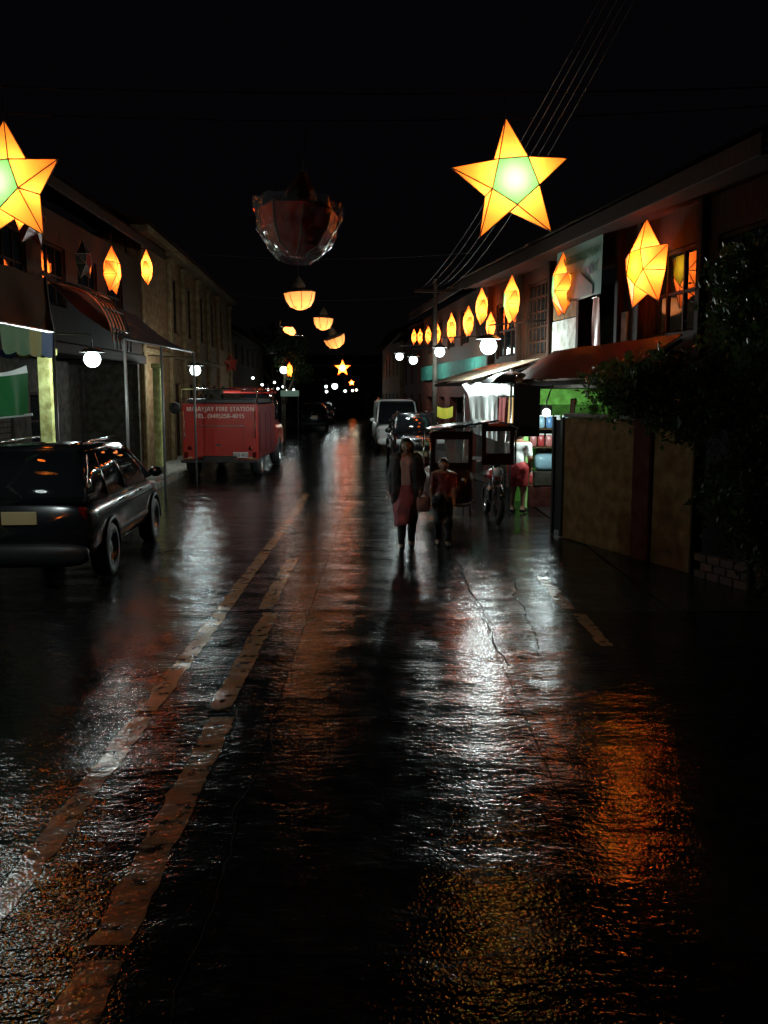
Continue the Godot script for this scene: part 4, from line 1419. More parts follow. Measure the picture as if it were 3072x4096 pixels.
func star_lantern(label: String, xf: Transform3D, energy: float, arm := "paper_orange", heart := "paper_green", cord := 0.5, group := "") -> Node3D:
	# two five-pointed stick stars tied together at the tips and spread apart in the middle
	var t := thing("star_lantern", label, "lantern", xf, group)
	var R := 0.67
	var r := R * 0.40
	var th := 0.17
	var tips := []
	var inn := []
	for k in 5:
		var a := PI / 2 + TAU * k / 5
		tips.append(Vector3(cos(a), sin(a), 0) * R)
		var b := a + PI / 5
		inn.append(Vector3(cos(b), sin(b), 0) * r)
	for s in [1.0, -1.0]:
		var st := flat()
		for k in 5:
			tri_out(st, Vector3(0, 0, s * th), inn[k] + Vector3(0, 0, s * th), inn[(k + 1) % 5] + Vector3(0, 0, s * th), Vector3.ZERO)
		commit(st, "heart_panel", mat(heart), t)
	for k in 5:
		var a: Vector3 = inn[(k + 4) % 5]
		var b: Vector3 = inn[k]
		var up := Vector3(0, 0, th)
		var mid: Vector3 = (tips[k] + a + b) / 3.0
		var st := flat()
		tri_out(st, tips[k], a + up, b + up, mid)
		tri_out(st, tips[k], a - up, b - up, mid)
		tri_out(st, tips[k], a + up, a - up, mid)
		tri_out(st, tips[k], b + up, b - up, mid)
		commit(st, "point_panel", mat(arm), t)
	var fr := flat()
	for s in [1.0, -1.0]:
		for k in 5:
			var a: Vector3 = tips[k]
			var b: Vector3 = tips[(k + 2) % 5]
			var i1: Vector3 = inn[k] + Vector3(0, 0, s * (th + 0.006))
			var i2: Vector3 = inn[(k + 1) % 5] + Vector3(0, 0, s * (th + 0.006))
			tube(fr, [a * 1.01, i1, i2, b * 1.01], 0.0065, 5)
	for k in 5:
		tube(fr, [inn[k] + Vector3(0, 0, th), inn[k] - Vector3(0, 0, th)], 0.008, 5)
	commit(fr, "frame", mat("stick"), t)
	if energy > 0.0:
		var bs := smooth()
		ball(bs, Vector3.ZERO, Vector3(0.055, 0.055, 0.055), 12, 8)
		var bulb := commit(bs, "bulb", mat("bulb_warm"), t)
		inner_light(bulb, Vector3.ZERO, Color(1.0, 0.86, 0.66), energy, 0.058)
	if cord > 0.0:
		var c := smooth()
		tube(c, [Vector3(0, R, 0), Vector3(0, R + cord, 0)], 0.006, 5)
		commit(c, "cord", mat("wire_black"), t)
	return t

func bowl_lantern(label: String, xf: Transform3D, energy: float, panel := "paper_cream", top_m := "canvas_brown") -> Node3D:
	# faceted bowl of paper on eight ribs, with a closed cap and a knob on top
	var t := thing("bowl_lantern", label, "lantern", xf)
	var prof := [Vector2(0.12, -0.34), Vector2(0.30, -0.26), Vector2(0.41, -0.08), Vector2(0.46, 0.14)]
	var n := 8
	for k in n:
		var st := flat()
		for i in prof.size() - 1:
			var p: Vector2 = prof[i]
			var q: Vector2 = prof[i + 1]
			var a := TAU * k / n
			var b := TAU * (k + 1) / n
			quad_out(st, Vector3(p.x * cos(a), p.y, p.x * sin(a)), Vector3(p.x * cos(b), p.y, p.x * sin(b)), Vector3(q.x * cos(b), q.y, q.x * sin(b)), Vector3(q.x * cos(a), q.y, q.x * sin(a)), Vector3.ZERO)
		tri_out(st, Vector3(0, -0.355, 0), Vector3(0.12 * cos(TAU * k / n), -0.34, 0.12 * sin(TAU * k / n)), Vector3(0.12 * cos(TAU * (k + 1) / n), -0.34, 0.12 * sin(TAU * (k + 1) / n)), Vector3.ZERO)
		commit(st, "panel", mat(panel), t)
		st = flat()
		var rib := []
		for p in prof:
			rib.append(Vector3((p.x + 0.004) * cos(TAU * k / n), p.y, (p.x + 0.004) * sin(TAU * k / n)))
		tube(st, rib, 0.009, 5)
		commit(st, "rib", mat("stick"), t)
	var cp := flat()
	lathe(cp, [Vector2(0.455, 0.14), Vector2(0.40, 0.20), Vector2(0.24, 0.25), Vector2(0.0, 0.27)], n, Transform3D.IDENTITY)
	commit(cp, "lid", mat(top_m), t)
	cp = smooth()
	lathe(cp, [Vector2(0.17, 0.24), Vector2(0.185, 0.33), Vector2(0.14, 0.44), Vector2(0.07, 0.54), Vector2(0.045, 0.60), Vector2(0.0, 0.63)], 10, Transform3D.IDENTITY)
	commit(cp, "knob", mat(top_m), t)
	if energy > 0.0:
		var bs := smooth()
		ball(bs, Vector3(0.02, -0.1, 0), Vector3(0.055, 0.055, 0.055), 12, 8)
		var bulb := commit(bs, "bulb", mat("bulb_warm"), t)
		inner_light(bulb, Vector3(0.02, -0.1, 0), Color(1.0, 0.80, 0.52), energy, 0.058)
	var c := smooth()
	tube(c, [Vector3(0, 0.62, 0), Vector3(0, 1.1, 0)], 0.005, 5)
	commit(c, "cord", mat("wire_black"), t)
	return t

func build_lanterns() -> void:
	var E := 2.7
	star_lantern("big yellow star lantern with a green heart hung above the walkers", turned(Vector3(1.37, 4.45, -10.3), 0.10, -0.02, 0.10), E * 0.42, "paper_amber", "paper_leaf", 0.25)
	star_lantern("big yellow star lantern hung over the parked black wagon", turned(Vector3(-4.0, 4.40, -10.2), -0.30, 0.0, 0.03), E * 0.34, "paper_amber", "paper_leaf", 0.25)
	star_lantern("yellow star lantern hung overhead behind the photographer", turned(Vector3(-2.7, 4.6, -1.8), 0.9, 0.0, 0.05), 7.0, "paper_orange", "paper_green", 0.25)
	star_lantern("small star lantern tucked behind the big one over the wagon", turned(Vector3(-4.62, 4.62, -12.2), -0.9, 0.0, 0.1, 0.55), E * 0.5, "paper_orange", "paper_green", 0.3)
	# along the shop-house eave, turned nearly edge-on to the street
	var row := [["star lantern nearest the yard tree, its leaves in front", 3.73, 4.0, 13.5, 0.98, -1.36, 0.97, "paper_yellow"], ["star lantern beside the printed banner", 3.15, 4.07, 16.7, 0.91, -1.62, 0.92, "paper_green"], ["star lantern by the latticed upstairs window", 2.57, 4.05, 19.0, 0.78, -1.56, 0.92, "paper_green"],
		["star lantern above the brightest shop lamp", 2.28, 4.19, 22.0, 0.70, -1.58, 0.9, "paper_orange"], ["low star lantern hanging just over the brown canopy", 2.27, 3.62, 20.0, 0.46, -1.5, 0.9, "paper_orange"], ["star lantern crowded against its taller neighbour", 2.08, 3.94, 23.2, 0.62, -1.52, 0.9, "paper_orange"],
		["star lantern at the start of the teal row house", 1.94, 4.05, 27.0, 0.70, -1.6, 0.9, "paper_orange"], ["second star lantern along the teal row house", 1.65, 4.02, 29.2, 0.56, -1.58, 0.8, "paper_orange"], ["third star lantern along the teal row house", 1.46, 4.1, 31.0, 0.50, -1.56, 0.8, "paper_orange"], ["fourth star lantern along the teal row house", 1.24, 4.13, 32.3, 0.45, -1.6, 0.8, "paper_orange"], ["last star lantern at the far end of the teal row house", 1.08, 4.22, 33.8, 0.46, -1.55, 0.8, "paper_orange"]]
	paper("paper_yellow", Color(0.20, 0.14, 0.006), 0.15)
	for a in row:
		star_lantern(a[0], turned(Vector3(a[1], a[2], -a[3]), a[5], 0.0, 0.04 * sin(a[3]), a[4]), E * minf(a[4] * a[4], 0.70) * 1.1, "paper_orange", a[7], 0.25, "star lanterns under the shop-side eaves")
	# along the arcaded house
	star_lantern("lit star lantern at the arcaded house end, edge-on", turned(Vector3(-5.26, 4.95, -21.0), 1.74, 0, 0.05, 0.62), E * 0.45, "paper_orange", "paper_orange", 0.5, "star lanterns under the arcade eave")
	star_lantern("orange star lantern above the arched trellis", turned(Vector3(-5.28, 4.55, -18.4), 1.62, 0, 0.0, 0.74), E * 0.25, "paper_orange", "paper_orange", 0.6, "star lanterns under the arcade eave")
	star_lantern("unlit foil star beside the orange one above the trellis", turned(Vector3(-5.35, 4.55, -16.9), 1.5, 0, 0.1, 0.55), 0.0, "foil_silver", "foil_red", 0.7, "star lanterns under the arcade eave")
	star_lantern("unlit red foil star under the brown tent's roof end", turned(Vector3(-5.3, 4.75, -14.3), 1.3, 0, 0.0, 0.6), 0.0, "foil_red", "foil_red", 0.5, "star lanterns under the arcade eave")
	star_lantern("unlit red foil star on the plastered house", turned(Vector3(-5.9, 3.35, -36.0), 0.9, 0, 0.1, 0.6), 0.0, "foil_red", "foil_red", 0.5)
	# strung across the street
	var unlit := bowl_lantern("unlit dark red bowl lantern wrapped in clear plastic over the roadway", turned(Vector3(-0.90, 3.95, -10.0), 0.2, -0.10, -0.10, 0.92), 0.0, "plastic_red", "canvas_brown")
	var wrap := mat("clear_wrap", Color(0.9, 0.9, 0.9), 0.10)
	wrap.transparency = BaseMaterial3D.TRANSPARENCY_ALPHA
	wrap.albedo_color.a = 0.06
	var ws := smooth()
	sheet(ws, 72, 26, func(u, v):
		var a: float = TAU * u
		var rr: float = lerpf(0.485, 0.20, pow(v, 2.2)) + 0.01
		var y: float = lerpf(0.24, -0.40, v)
		var q := Vector3(cos(a) * rr, y, sin(a) * rr)
		var c := 0.05 * wob.get_noise_3d(q.x * 3.4, q.y * 2.2, q.z * 3.4) + 0.045 * wob.get_noise_3d(q.x * 8.0 + 5.0, q.y * 4.0, q.z * 8.0) + 0.02 * wob.get_noise_3d(q.x * 19.0, q.y * 12.0 + 3.0, q.z * 19.0)
		return q + Vector3(cos(a), 0.3, sin(a)) * c)
	commit(ws, "plastic_wrap", wrap, unlit)
	bowl_lantern("lit bowl lantern with the tall dark knob over the roadway", turned(Vector3(-1.96, 4.42, -22.0), 0.2, 0.0, 0.06, 0.80), 0.35)
	bowl_lantern("lit bowl lantern low beyond the knobbed one", turned(Vector3(-1.94, 4.47, -30.0), 0.5, 0.0, -0.05, 0.74), 0.35)
	bowl_lantern("lit bowl lantern tilted over, seen at its ribs", turned(Vector3(-1.67, 4.01, -32.0), 0.1, 0.2, 0.35, 0.80), 0.3)
	bird()
	star_lantern("yellow star lantern across the street in the far distance", turned(Vector3(-2.66, 3.83, -60.0), 0.0, 0, 0, 0.85), E, "paper_orange", "paper_cream", 0.3, "star lanterns far down the street")
	star_lantern("tiny star lantern beyond the distant yellow one", turned(Vector3(-3.3, 3.3, -95.0), 0.0, 0, 0.1, 0.55), E * 0.5, "paper_orange", "paper_cream", 0.3, "star lanterns far down the street")
	star_lantern("edge-on star lantern by the far green tree", turned(Vector3(-4.15, 3.22, -41.0), 1.35, 0, 0.0, 0.55), E * 0.35, "paper_orange", "paper_orange", 0.4, "star lanterns far down the street")

func bird() -> void:
	var t := thing("bird_lantern", "white bird-shaped lantern with chrome beads over the roadway", "lantern", turned(Vector3(-2.82, 4.05, -28.0), 0.0, 0, -0.45, 0.9))
	var st := smooth()
	ball(st, Vector3.ZERO, Vector3(0.24, 0.11, 0.13), 14, 8)
	commit(st, "body", mat("paper_cream"), t)
	st = smooth()
	tube(st, [Vector3(-0.2, 0.0, 0), Vector3(-0.34, 0.03, 0), Vector3(-0.40, 0.12, 0), Vector3(-0.42, 0.18, 0)], [0.06, 0.035, 0.03, 0.04], 8)
	commit(st, "neck", mat("chrome"), t)
	st = smooth()
	tube(st, [Vector3(0.2, 0, 0), Vector3(0.36, 0.02, 0), Vector3(0.52, 0.06, 0)], [0.07, 0.03, 0.025], 8)
	commit(st, "tail", mat("chrome"), t)
	st = flat()
	tri(st, Vector3(-0.15, 0.08, 0), Vector3(0.05, 0.16, 0.1), Vector3(0.2, 0.1, 0.02))
	tri(st, Vector3(-0.15, 0.08, 0), Vector3(0.05, 0.16, -0.1), Vector3(0.2, 0.1, -0.02))
	commit(st, "wing", mat("paper_cream"), t)
	st = smooth()
	ball(st, Vector3(0.02, -0.01, 0), Vector3(0.05, 0.05, 0.05), 10, 6)
	var b := commit(st, "bulb", mat("bulb_warm"), t)
	inner_light(b, Vector3(0.02, -0.01, 0), Color(1.0, 0.85, 0.62), 0.3, 0.052)

# ---------------------------------------------------------------- lamps
func globe_lamp(label: String, at: Vector3, r: float, energy: float, arm: Array, color := Color(0.84, 1.0, 0.97), m := "globe_white", group := "", hooded := true) -> void:
	var t := thing("globe_lamp", label, "lamp", Transform3D(Basis(), at), group)
	var st := smooth()
	ball(st, Vector3.ZERO, Vector3(r, r, r), 20, 12)
	var g := commit(st, "globe", mat(m), t)
	inner_light(g, Vector3.ZERO, color, energy, r * 1.03)
	st = smooth()
	lathe(st, [Vector2(0.0, r * 1.45), Vector2(r * 0.42, r * 1.4), Vector2(r * 0.5, r * 1.06), Vector2(r * 0.3, r * 0.98)], 12)
	commit(st, "socket", mat("black_plastic"), t)
	if hooded:
		st = smooth()
		for k in [0.0, 0.012]:
			lathe(st, [Vector2(r * 0.4, r * 1.32 + k), Vector2(r * 0.9, r * 1.16 + k), Vector2(r * 1.5, r * 0.80 + k)], 20)
		commit(st, "hood", mat("black_metal"), t)
	if arm.size() > 0:
		st = smooth()
		var pts := [Vector3(0, r * 1.4, 0)]
		for a in arm:
			pts.append(a)
		tube(st, pts, 0.014, 6)
		commit(st, "bracket", mat("black_metal"), t)

func build_lamps() -> void:
	globe_lamp("white globe lamp between the two canvas awnings", Vector3(-4.77, 2.76, -15.3), 0.135, 4.4, [Vector3(0, 0.4, 0), Vector3(-1.3, 0.45, -0.3)])
	globe_lamp("white globe lamp on the fire-truck side, past the lean-to awning", Vector3(-5.21, 2.84, -25.8), 0.15, 8.0, [Vector3(0, 0.35, 0), Vector3(-1.3, 0.4, 0)])
	globe_lamp("white globe lamp under the brown tent, off beside the wagon", Vector3(-3.92, 2.70, -8.6), 0.12, 1.9, [Vector3(0, 0.25, 0), Vector3(-0.72, 0.36, 0)])
	globe_lamp("large white globe lamp above the rusty shop canopy", Vector3(2.04, 3.12, -18.3), 0.165, 14.0, [Vector3(0, 0.4, 0), Vector3(1.2, 0.5, 0.1)])
	globe_lamp("white globe lamp before the teal band", Vector3(1.43, 3.26, -24.0), 0.13, 7.0, [Vector3(0, 0.35, 0), Vector3(1.0, 0.4, 0)])
	globe_lamp("white globe lamp at the low end of the teal row house", Vector3(0.91, 3.23, -29.0), 0.13, 4.0, [Vector3(0, 0.35, 0), Vector3(1.0, 0.4, 0)])
	globe_lamp("white globe lamp on the last corner of the teal row house", Vector3(0.53, 3.46, -32.0), 0.13, 3.4, [Vector3(0, 0.35, 0), Vector3(1.1, 0.4, 0)])
	globe_lamp("bare white bulb hanging in front of the green store", Vector3(2.92, 1.86, -16.7), 0.075, 2.4, [Vector3(0, 0.2, 0), Vector3(0.1, 0.5, 0)], Color(0.84, 1.0, 0.97), "globe_white", "", false)
	globe_lamp("white globe lamp beside the far green tree", Vector3(-4.45, 3.25, -41.5), 0.17, 0.8, [Vector3(-0.6, 0.4, 0)])
	globe_lamp("white globe lamp over the road at the street end", Vector3(-3.7, 2.75, -70.0), 0.22, 3.0, [Vector3(-0.8, 0.5, 0), Vector3(-2.0, 0.5, 0)])
	# scattered small bulbs of the far stalls
	var far := [[-5.9, 2.9, 42.0], [-5.4, 2.75, 46.0], [-5.75, 2.62, 44.0], [-5.2, 2.55, 48.0], [-5.35, 2.45, 47.0], [-4.9, 2.5, 49.0], [-5.0, 2.35, 47.5], [-4.75, 2.4, 49.0], [-5.6, 2.4, 45.0], [-3.0, 2.4, 72.0], [-2.5, 2.45, 74.0], [-2.25, 2.5, 76.0], [-4.1, 2.7, 66.0], [-4.1, 2.35, 66.5]]
	for i in far.size():
		var a: Array = far[i]
		var warm := i in [10, 11]
		globe_lamp("small round bulb strung along the far market stalls", Vector3(a[0], a[1], -a[2]), 0.06 if i < 9 else 0.10, 0.25 if i < 9 else 0.7, [Vector3(0, 0.3, 0)], Color(1.0, 0.86, 0.6) if warm else Color(0.86, 1.0, 0.97), "globe_warm" if warm else "globe_white", "bulbs of the far market stalls")

# ---------------------------------------------------------------- shop fronts
func build_stall_things() -> void:
	var st: SurfaceTool
	# green store front
	var s := thing("green_store", "small green-painted store front with a lit doorway and shelves", "store", turned(Vector3(2.74, 0, -18.1), -0.12))
	st = flat()
	box(st, Vector3(0.9, 1.15, -0.9), Vector3(2.2, 2.3, 0.1))
	commit(st, "back_wall", mat("plaster_green"), s)
	st = flat()
	box(st, Vector3(0.75, 2.14, 0.12), Vector3(1.6, 0.30, 0.08), 0.01)
	commit(st, "header", mat("plaster_green"), s)
	st = flat()
	box(st, Vector3(0.02, 1.0, 0.3), Vector3(0.10, 2.0, 0.10), 0.012)
	commit(st, "post", mat("post_lime", Color(0.34, 0.62, 0.20), 0.5), s)
	st = flat()
	box(st, Vector3(0.90, 1.1, 0.2), Vector3(0.09, 2.0, 0.08), 0.01)
	commit(st, "door_jamb", mat("wood_brown"), s)
	for y in [0.42, 1.16, 1.52]:
		st = flat()
		box(st, Vector3(0.48, y, -0.15), Vector3(0.76, 0.03, 0.4), 0.006)
		commit(st, "shelf", mat("plaster_cream"), s)
	st = flat()
	box(st, Vector3(0.48, 0.2, -0.1), Vector3(0.74, 0.4, 0.5), 0.01)
	commit(st, "counter", mat("plaster_maroon"), s)
	var cols := [["red", Color(0.42, 0.05, 0.05)], ["blue", Color(0.09, 0.22, 0.42)], ["white", Color(0.55, 0.57, 0.55)], ["pink", Color(0.48, 0.17, 0.16)], ["pale blue", Color(0.25, 0.42, 0.50)]]
	var shelves := [[0.435, "lowest", [0, 3, 0, 3, 0]], [1.175, "middle", [3, 0, 3, 0, 3]], [1.535, "top", [1, 4, 1, 2, 4]]]
	var pk := smooth()
	ring_loft(pk, [body_ring(-0.035, 0.055, 0.02, 0.20), body_ring(-0.02, 0.065, 0.0, 0.225), body_ring(0.02, 0.065, 0.0, 0.225), body_ring(0.035, 0.055, 0.02, 0.20)])
	pk.generate_normals()
	var pm := pk.commit()
	for r in shelves:
		for k in 5:
			var c: Array = cols[r[2][k]]
			var p := s.transform * Vector3(0.18 + k * 0.15, r[0], -0.03 - 0.02 * (k % 2))
			var g := thing("goods_packet", "%s goods packet on the %s shelf of the green store" % [c[0], r[1]], "packet", turned(p, -0.12 + 0.1 * sin(k * 3.0)), "goods packets on the store shelves")
			inst(pm, "pouch", mat("packet_" + c[0].replace(" ", "_"), c[1], 0.35), g)
			var cr := flat()
			box(cr, Vector3(0, 0.235, 0), Vector3(0.11, 0.03, 0.008))
			commit(cr, "crimp", mat("packet_white", Color(0.55, 0.57, 0.55), 0.35), g)
	var tub := thing("water_bag", "pale blue bag of bottles on the green store's counter", "bag", turned(s.transform * Vector3(0.48, 0.72, -0.02), 0.1))
	st = smooth()
	ring_loft(st, [body_ring(-0.12, 0.22, 0.06, 0.26), body_ring(-0.08, 0.27, 0.0, 0.32), body_ring(0.08, 0.27, 0.0, 0.30), body_ring(0.12, 0.22, 0.05, 0.25)])
	commit(st, "bag", mat("packet_pale_blue", Color(0.25, 0.42, 0.50), 0.35), tub)
	var stand := flat()
	box(stand, Vector3(0, -0.16, 0), Vector3(0.6, 0.28, 0.3), 0.01)
	commit(stand, "tray", mat("plaster_grey"), tub)
	# black board hanging in front of the store
	var b := thing("hanging_board", "black unlit signboard hanging between the stall and the store", "board", turned(Vector3(2.51, 1.45, -16.35), -0.1))
	st = flat()
	box(st, Vector3(0, 0.46, 0), Vector3(0.46, 0.92, 0.05), 0.012)
	commit(st, "board", mat("black_plastic"), b)
	st = smooth()
	for x in [-0.18, 0.18]:
		tube(st, [Vector3(x, 0.91, 0), Vector3(x, 1.08, -0.05)], 0.006, 5)
	commit(st, "chain", mat("steel"), b)
	# market stall with plastic sheet
	var m := thing("market_stall", "market stall draped in a wet clear-white plastic sheet", "stall", turned(Vector3(1.62, 0, -17.3), 0.05))
	for p in [[0.0, 0.0], [0.82, 0.0], [0.0, -0.9], [0.82, -0.9]]:
		st = smooth()
		tube(st, [Vector3(p[0], 0, p[1]), Vector3(p[0], 2.2, p[1])], 0.02, 6)
		commit(st, "post", mat("steel"), m)
	var pl := mat("plastic_sheet", Color(0.62, 0.64, 0.62), 0.22)
	pl.backlight_enabled = true
	pl.backlight = Color(0.8, 0.8, 0.8)
	st = smooth()
	sheet(st, 20, 14, func(u, v): return Vector3(-0.06 + u * 0.98, 2.14 + 0.34 * v - 0.10 * v * v + 0.10 * sin(PI * u) * (0.4 + v) + 0.012 * sin(u * 31.0 + v * 9.0) + 0.010 * sin(v * 37.0 + u * 8.0), 0.12 - v * 1.1))
	commit(st, "top_sheet", pl, m)
	st = smooth()
	sheet(st, 26, 12, func(u, v): return Vector3(-0.08 + u * 0.55 + v * 0.10 * (1.0 - u), 2.20 - v * (0.72 + 0.15 * u), 0.13 + 0.035 * sin(u * 26.0) * v + 0.02 * sin(u * 11.0 + 2.0)))
	commit(st, "front_sheet", pl, m)
	st = flat()
	box(st, Vector3(0.41, 0.95, -0.45), Vector3(0.9, 0.05, 0.9), 0.01)
	commit(st, "table_top", mat("wood_brown"), m)
	var gar := [["grey", Color(0.16, 0.15, 0.14)], ["purple-grey", Color(0.13, 0.10, 0.13)], ["dark red", Color(0.14, 0.02, 0.018)], ["amber", Color(0.22, 0.11, 0.025)]]
	for k in 4:
		var c: Array = gar[k]
		var g := thing("hung_garment", "%s garment hanging inside the plastic-covered stall" % c[0], "garment", turned(Vector3(1.86 + k * 0.18, 1.58, -17.34), 0.3))
		st = smooth()
		sheet(st, 8, 10, func(u, v): return Vector3((u - 0.5) * (0.16 + 0.06 * v), 0.55 - v * 0.62, 0.02 * sin(u * 12.0 + k) * (0.4 + v)))
		commit(st, "cloth", mat("garment_" + c[0].replace(" ", "_").replace("-", "_"), c[1], 0.7), g)
		st = smooth()
		tube(st, [Vector3(-0.08, 0.55, 0), Vector3(0, 0.60, 0), Vector3(0.08, 0.55, 0)], 0.006, 5)
		commit(st, "hanger", mat("steel"), g)
	# stall umbrella
	var um := thing("stall_umbrella", "black umbrella opened beside the plastic-covered stall", "umbrella", turned(Vector3(2.30, 0, -16.85), 0.0))
	for k in 8:
		st = smooth()
		var a0 := TAU * k / 8
		sheet(st, 6, 6, func(u, v):
			var a: float = a0 + TAU / 8 * u
			var rr: float = v * 0.55 * (1.0 - 0.05 * sin(PI * u) * v)
			return Vector3(rr * cos(a), 2.60 - 0.20 * v * v - 0.02 * sin(PI * u) * v, rr * sin(a)))
		commit(st, "gore", mat("black_plastic"), um)
		st = smooth()
		tube(st, [Vector3(0, 2.58, 0), Vector3(0.54 * cos(a0), 2.38, 0.54 * sin(a0))], 0.006, 5)
		commit(st, "rib", mat("steel"), um)
	st = smooth()
	tube(st, [Vector3.ZERO, Vector3(0, 2.66, 0)], 0.018, 8)
	commit(st, "pole", mat("steel"), um)
	# draped green and white cloth by the arcade column
	var d := thing("draped_cloth", "green and white cloth banner slung under the brown tent", "banner", Transform3D.IDENTITY)
	st = smooth()
	sheet(st, 20, 6, func(u, v): return Vector3(lerpf(-5.6, -4.82, u), 2.58 - v * 0.10 - 0.10 * sin(PI * u) * (1.0 - 0.5 * v), -12.6 - 0.05 * sin(u * 7.0) * v))
	commit(st, "white_fold", mat("cloth_white"), d)
	st = smooth()
	sheet(st, 20, 10, func(u, v): return Vector3(lerpf(-5.6, -4.82, u) + 0.03 * v * sin(u * 4.0), lerpf(2.48 - 0.05 * sin(PI * u), 1.86 + 0.06 * u, v), -12.6 - 0.05 * sin(u * 7.0) - 0.03 * v * sin(u * 13.0)))
	commit(st, "green_field", mat("cloth_green"), d)
	st = smooth()
	tube(st, [Vector3(-5.65, 1.84, -12.6), Vector3(-4.78, 1.92, -12.62)], 0.02, 6)
	commit(st, "bottom_pole", mat("cloth_white"), d)
	# arched trellis with orange cloth
	var tr := thing("arched_trellis", "arched black trellis with orange cloth behind, between the awnings", "trellis", Transform3D(Basis(), Vector3(-5.1, 0, -17.6)))
	st = smooth()
	sheet(st, 10, 10, func(u, v):
		var a: float = PI * 0.5 * v
		return Vector3(-0.75 + sin(a) * (0.85 + 0.1 * u), 3.15 + cos(a) * 1.0, -0.8 + u * 1.5))
	commit(st, "cloth", mat("cloth_orange"), tr)
	for k in 6:
		st = smooth()
		var arc := []
		for q in 9:
			var a := PI * 0.55 * q / 8.0
			arc.append(Vector3(-0.75 + sin(a) * (0.89 + 0.1 * k / 5.0), 3.17 + cos(a) * 1.03, -0.8 + k * 0.3))
		tube(st, arc, 0.016, 6)
		commit(st, "rib", mat("black_metal"), tr)
	for q in 4:
		st = smooth()
		var a := PI * 0.5 * (q + 0.5) / 4.0
		tube(st, [Vector3(-0.75 + sin(a) * 0.89, 3.17 + cos(a) * 1.03, -0.8), Vector3(-0.75 + sin(a) * 0.99, 3.17 + cos(a) * 1.03, 0.7)], 0.014, 6)
		commit(st, "crossbar", mat("black_metal"), tr)
	# shop-side utility pole and small cloth sign
	var up := thing("utility_pole", "thin dark utility pole standing before the teal row house", "pole", Transform3D(Basis(), Vector3(1.36, 0, -25.0)))
	st = smooth()
	tube(st, [Vector3.ZERO, Vector3(0, 5.2, 0)], [0.075, 0.055], 10)
	commit(st, "shaft", mat("plaster_dark"), up)
	st = flat()
	box(st, Vector3(0, 4.9, 0), Vector3(1.1, 0.08, 0.08), 0.01)
	commit(st, "crossarm", mat("wood_dark"), up)
	var cs := thing("pennant_cloth", "small yellowish cloth tied low on the utility pole", "cloth", Transform3D(Basis(), Vector3(1.42, 1.55, -24.85)))
	st = smooth()
	sheet(st, 8, 6, func(u, v): return Vector3(u * 0.42, 0.32 - v * 0.28 - 0.06 * sin(PI * u), 0.03 * sin(u * 8.0)))
	commit(st, "sheet", mat("cloth_yellow"), cs)
	st = smooth()
	tube(st, [Vector3(-0.02, 0.33, 0), Vector3(0.44, 0.33, 0)], 0.008, 5)
	commit(st, "string", mat("wire_black"), cs)

